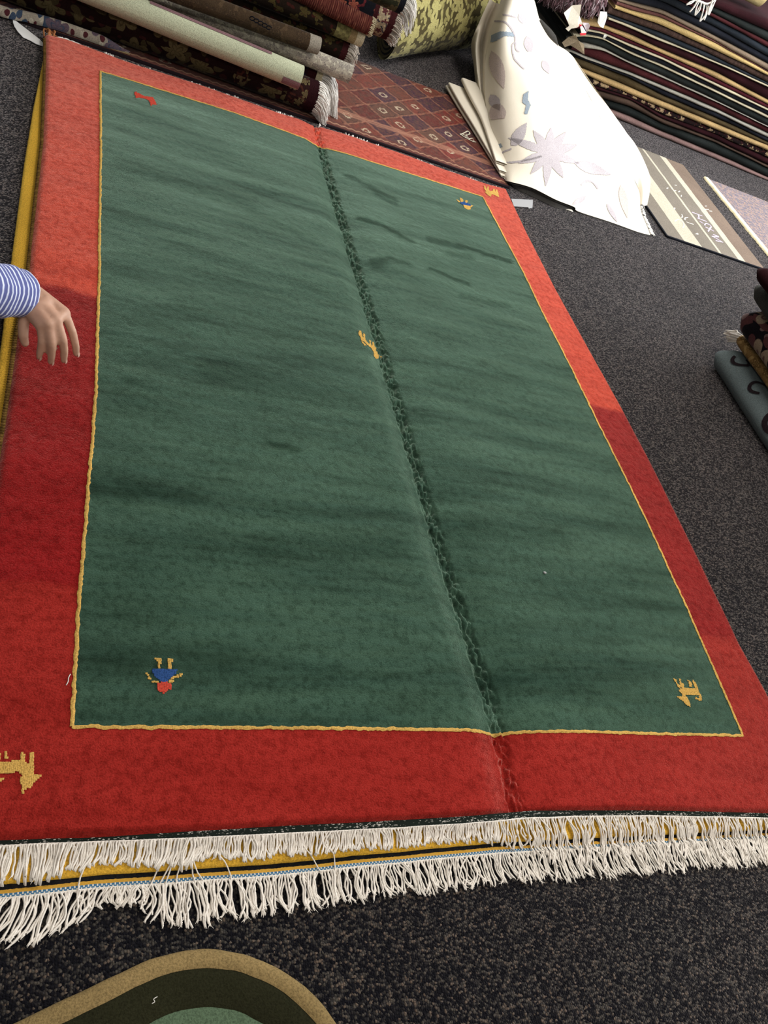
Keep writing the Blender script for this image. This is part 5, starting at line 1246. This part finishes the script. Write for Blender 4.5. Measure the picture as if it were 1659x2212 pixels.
lint('lint_ball', 1177, 1237, ZR, 0.0042, plain('grey_lint', (0.32, 0.33, 0.33), 0.9), 'small grey fluff on the right half of the green field', 1.3)
def thread(pts, z, label, r0=0.0009, surf=True):
    q = []
    for a, b in pts:
        p = P(a, b, z); h = (rug_h(p[0], p[1]) if surf else z) + 0.0015; q.append(P(a, b, h))
    v, f = tubes([crom(q, 5)], [r0], 4); setprops(mesh('loose_thread', v, f, M_WHITE), label, 'thread')
thread([(152,1456),(148,1464),(147,1472),(143,1480)], ZR, 'short white thread on the left red border')
thread([(340,2153),(332,2158),(334,2164),(328,2168)], 0.016, 'short white thread on the dark olive band in the foreground', 0.0007, False)

# ------------------------------------------------------------------ the person reaching in from the left
def capsule_mesh(segs, nring=10, nseg=12):
    """segs = [(p0, r0, p1, r1)] -> joined tapered capsules"""
    V, F = [], []
    for p0, r0, p1, r1 in segs:
        p0, p1 = np.asarray(p0, float), np.asarray(p1, float); d = p1 - p0; L = np.linalg.norm(d); d = d/(L + 1e-9)
        ref = np.array([0, 0, 1.0]) if abs(d[2]) < 0.9 else np.array([1.0, 0, 0]); a = np.cross(d, ref); a /= np.linalg.norm(a); b = np.cross(d, a)
        rings = []
        for i in range(5): ph = math.pi/2*(1 - i/4); rings.append((p0 - d*r0*math.sin(ph), r0*math.cos(ph)))
        for i in range(1, 5): rings.append((p0 + d*L*i/5, r0 + (r1-r0)*i/5))
        for i in range(5): ph = math.pi/2*i/4; rings.append((p1 + d*r1*math.sin(ph), r1*math.cos(ph)))
        o = len(V)
        for c, rr in rings:
            rr = max(rr, 1e-4)
            for k in range(nseg):
                th = 2*math.pi*k/nseg; V.append(c + rr*(math.cos(th)*a + math.sin(th)*b))
        F += grid_faces(len(rings), nseg, True, o); F.append(tuple(o + k for k in range(nseg))[::-1]); F.append(tuple(o + (len(rings)-1)*nseg + k for k in range(nseg)))
    return V, F
def fuse(name, segs, voxel, mat, parent, smooth_it=4, label=None):
    v, f = capsule_mesh(segs); ob = mesh(name, v, f, mat, parent)
    m = ob.modifiers.new('remesh', 'REMESH'); m.mode = 'VOXEL'; m.voxel_size = voxel; m.use_smooth_shade = True
    s = ob.modifiers.new('smooth', 'SMOOTH'); s.iterations = smooth_it; s.factor = 0.5
    bpy.context.view_layer.update(); dg = bpy.context.evaluated_depsgraph_get()
    me = bpy.data.meshes.new_from_object(ob.evaluated_get(dg)); ob.modifiers.clear(); old = ob.data; ob.data = me; me.name = name
    if not me.materials: me.materials.append(mat)
    me.polygons.foreach_set('use_smooth', [True]*len(me.polygons))
    if label: ob['label'] = label
    return ob
t = NT('skin'); o = t.tc(); nz = t.noise(o, 60, 3, 0.6); fz = t.noise(o, 9, 2, 0.5)
col = t.mix(nz, (0.42, 0.23, 0.155), (0.52, 0.31, 0.22)); t.bump(nz, 0.15, 0.002)
M_SKIN = t.finish(col, 0.55, 0, None, 0.35); t.b.inputs['Subsurface Weight'].default_value = 0.08; t.b.inputs['Subsurface Radius'].default_value = (0.01, 0.004, 0.002)
wr = P(56, 634, 0.235)
per = thing('person', (-0.88, 0.97, 0.0), 'person crouching at the left edge, hand from blue striped sleeve reaching over the rug', 'person')
HND = [ # knuckle, middle joint, last joint, tip as (px, py, z), radii
 ([(139,676,.228),(156,716,.203),(163,744,.176),(165,764,.152)], (.0115,.0100,.0092,.0080)),
 ([(122,692,.230),(136,734,.200),(139,760,.170),(138,778,.146)], (.0118,.0102,.0094,.0082)),
 ([(104,700,.226),(112,742,.194),(112,766,.164),(110,782,.142)], (.0112,.0098,.0090,.0078)),
 ([(88,702,.218),(90,738,.188),(87,758,.164),(84,772,.146)], (.0100,.0088,.0080,.0070))]
segs = []
palm = []
for jn, rd in HND:
    q = [P(*j) for j in jn]
    for k in range(3): segs.append((q[k], rd[k], q[k+1], rd[k+1]))
    palm.append(q[0])
for k, q in enumerate(palm):
    w0 = wr + (q - wr)*0.12
    segs.append((w0 + (palm[k] - palm[1])*0.35, .022, q, .0140))
for k in range(3): segs.append((palm[k], .012, palm[k+1], .012)); segs.append(((palm[k]+wr)/2, .021, (palm[k+1]+wr)/2, .021))
tb = [P(60,664,.214), P(50,700,.196), P(50,724,.178), P(54,742,.160)]
for (a_, ra, b_, rb2) in ((wr, .018, tb[0], .016), (tb[0], .016, tb[1], .0125), (tb[1], .0125, tb[2], .0115), (tb[2], .0115, tb[3], .009)): segs.append((a_, ra, b_, rb2))
segs.append((tb[0], .014, (palm[3]+wr)/2, .015))
el = P(-175, 608, 0.37); sL = np.array([-0.66, 1.12, 0.64]); sR = np.array([-0.62, 0.74, 0.66]); neck = np.array([-0.60, 0.93, 0.76]); head = np.array([-0.50, 0.93, 0.93])
pel = np.array([-1.02, 0.97, 0.33])
segs += [(wr, .026, wr + (el-wr)*0.3, .030), (wr + (el-wr)*0.3, .030, el, .042), (el, .042, sL, .055), (sL, .07, neck, .06), (sR, .07, neck, .06), (neck, .055, head + np.array([-0.02,0,-0.06]), .055),
         (head, .085, head + np.array([0.015, 0, 0.06]), .088), (head + np.array([0.03,0,-0.05]), .06, head + np.array([0.045,0,-0.075]), .045), (head + np.array([0.09,0,0.0]), .014, head + np.array([0.105,0,-0.025]), .016),
         (head + np.array([0,0.088,0.0]), .018, head + np.array([-0.01,0.09,0.03]), .016), (head + np.array([0,-0.088,0.0]), .018, head + np.array([-0.01,-0.09,0.03]), .016),
         (neck + np.array([-0.05,0,-0.12]), .13, pel + np.array([0.04,0,0.1]), .125), (pel + np.array([0,.07,0]), .12, pel + np.array([0,-.07,0]), .12)]
kL, kR = np.array([-0.66, 1.20, 0.42]), np.array([-0.66, 0.74, 0.42]); aL, aR = np.array([-0.88, 1.15, 0.09]), np.array([-0.88, 0.79, 0.09])
erR, hR = np.array([-0.55, 0.58, 0.53]), np.array([-0.56, 0.74, 0.505])
segs += [(pel + np.array([0,.09,0]), .085, kL, .06), (kL, .058, aL, .042), (pel + np.array([0,-.09,0]), .085, kR, .06), (kR, .058, aR, .042), (aL, .04, aL + np.array([0.15,0.01,-0.055]), .032), (aR, .04, aR + np.array([0.15,-0.01,-0.055]), .032), (sR, .055, erR, .042), (erR, .04, hR, .026)]
for k in range(4): segs.append((hR, .018, hR + np.array([0.02 + 0.01*k, 0.09 - 0.01*k, -0.02 - 0.012*k]), .009))
segs.append((hR, .016, hR + np.array([0.05, 0.03, -0.01]), .010))
body = fuse('body', segs, 0.0042, M_SKIN, per, 5)
# nails
M_NAIL = plain('nail', (0.55, 0.33, 0.26), 0.35, 0.5)
for jn, rd in HND:
    a_, b_ = P(*jn[2]), P(*jn[3]); d = (b_-a_)/np.linalg.norm(b_-a_); up = np.array([0.45, -0.2, 0.9]); up -= d*(up@d); up /= np.linalg.norm(up); sdn = np.cross(d, up); c = b_ + d*0.001 + up*rd[3]*0.86; V = []
    for i in range(5):
        for k in range(5):
            uu, ww = -0.0055 + 0.011*i/4, (-1 + 2*k/4); V.append(c + d*uu + sdn*ww*0.0048 + up*(-0.0016*ww*ww + 0.0006 - (0.0012 if i == 4 else 0)))
    mesh('fingernail', V, grid_faces(5, 5), M_NAIL, body)
# clothes
def stripe_mat():
    t = NT('blue_striped_cotton'); uv = t.n('ShaderNodeUVMap').outputs[0]; q = t.sep(uv)
    a = t.math('SINE', t.math('MULTIPLY', q[1], 430.0)); wv = t.noise(t.tc('Object'), 40, 3, 0.6)
    col = t.mix(t.ramp(a, [(0.35, 0.0), (0.6, 1.0)]), lin((92, 98, 150)), lin((214, 220, 240)))
    col = t.mix(t.ramp(wv, [(0.3, 0.35), (0.6, 0.0)]), col, lin((80, 84, 128))); t.bump(wv, 0.3, 0.006)
    return t.finish(col, 0.9, 0.1, None, 0.1)
M_STR = stripe_mat()
shirt = fuse('shirt', [(neck + np.array([-0.05,0,-0.10]), .15, pel + np.array([0.04,0,0.12]), .145), (sL, .09, neck + np.array([-0.02,0,-0.05]), .085), (sR, .09, neck + np.array([-0.02,0,-0.05]), .085), (sR, .078, erR, .066), (erR, .064, erR + (hR-erR)*0.75, .05)], 0.012, plain('blue_cotton', lin((112, 122, 170)), 0.9, 0.1, 90), per, 3)
def sleeve(pts, rads, mat):
    path = crom(pts, 12); n = len(path); rad = np.interp(np.linspace(0, 1, n), np.linspace(0, 1, len(rads)), rads); V, UV = [], []; s = 0
    tg = np.gradient(path, axis=0); tg /= np.linalg.norm(tg, axis=1, keepdims=True)
    for k in range(n):
        if k: s += np.linalg.norm(path[k]-path[k-1])
        a = np.cross(tg[k], (0, 0, 1.0)); a /= np.linalg.norm(a); b = np.cross(a, tg[k])
        for i in range(29):
            th = 2*math.pi*i/28; rr = rad[k]*(1 + 0.07*mnoise.noise(Vector((s*14, math.cos(th)*1.5, math.sin(th)*1.5))) + 0.03*math.sin(s*90 + 2*math.sin(th)))
            V.append(path[k] + rr*(math.cos(th)*a*0.95 + math.sin(th)*b)); UV.append((i/28, s))
    # turned-in cuff
    for (ins, bk) in ((0.93, 0.0), (0.86, 0.02)):
        for i in range(29):
            p = np.array(V[(n-1)*29 + i]); V.append(path[-1] + (p - path[-1])*ins - tg[-1]*bk); UV.append((i/28, s + 0.01))
    return mesh('sleeve', V, grid_faces(n + 2, 29), mat, shirt, uv=UV, label='blue and white striped sleeve')
cuff = wr + (el - wr)*0.06
sleeve([sL, (sL + el)/2 + np.array([0, 0, -0.01]), el, el + (cuff-el)*0.5, cuff], [.088, .076, .070, .066, .060, .052], M_STR)
trs = fuse('trousers', [(pel + np.array([0,.07,0]), .14, pel + np.array([0,-.07,0]), .14), (pel + np.array([0,.09,0]), .105, kL, .08), (kL, .078, aL + np.array([0,0,0.03]), .062), (pel + np.array([0,-.09,0]), .105, kR, .08), (kR, .078, aR + np.array([0,0,0.03]), .062)], 0.012, plain('dark_trousers', (0.025, 0.027, 0.035), 0.95, 0.05, 120), per, 3)
for a_ in (aL, aR):
    sg_ = 0.01 if a_ is aL else -0.01
    sho = fuse('shoe', [(a_ + np.array([-0.02,0,-0.042]), .046, a_ + np.array([0.16, sg_, -0.047]), .041), (a_ + np.array([0,0,-0.03]), .048, a_ + np.array([0,0,0.01]), .047)], 0.008, plain('black_leather', (0.015, 0.014, 0.013), 0.5, 0.4), per, 2)
fuse('hair', [(head + np.array([-0.03,0,0.06]), .10, head + np.array([0.0,0,0.085]), .098), (head + np.array([-0.045,0,0.0]), .085, head + np.array([-0.04,0,0.06]), .095)], 0.008, plain('dark_hair', (0.02, 0.016, 0.013), 0.7, 0.3, 200), per, 2)
for sy in (-1, 1):
    c = head + np.array([0.085, 0.033*sy, 0.012]); V = []
    for i in range(7):
        for k in range(10): ph, th = math.pi*i/6, 2*math.pi*k/10; V.append(c + 0.011*np.array([math.sin(ph)*math.cos(th), math.sin(ph)*math.sin(th), math.cos(ph)]))
    mesh('eye', V, grid_faces(7, 10, True), plain('eye_white', (0.7, 0.68, 0.65), 0.3, 0.5), per)
c = head + np.array([0.092, 0, -0.055]); v, f = tubes([crom([c + np.array([-0.008, -0.025, 0.002]), c, c + np.array([-0.008, 0.025, 0.002])], 5)], [0.006], 6); mesh('mouth', v, f, plain('lip', (0.35, 0.14, 0.12), 0.5, 0.3), per)
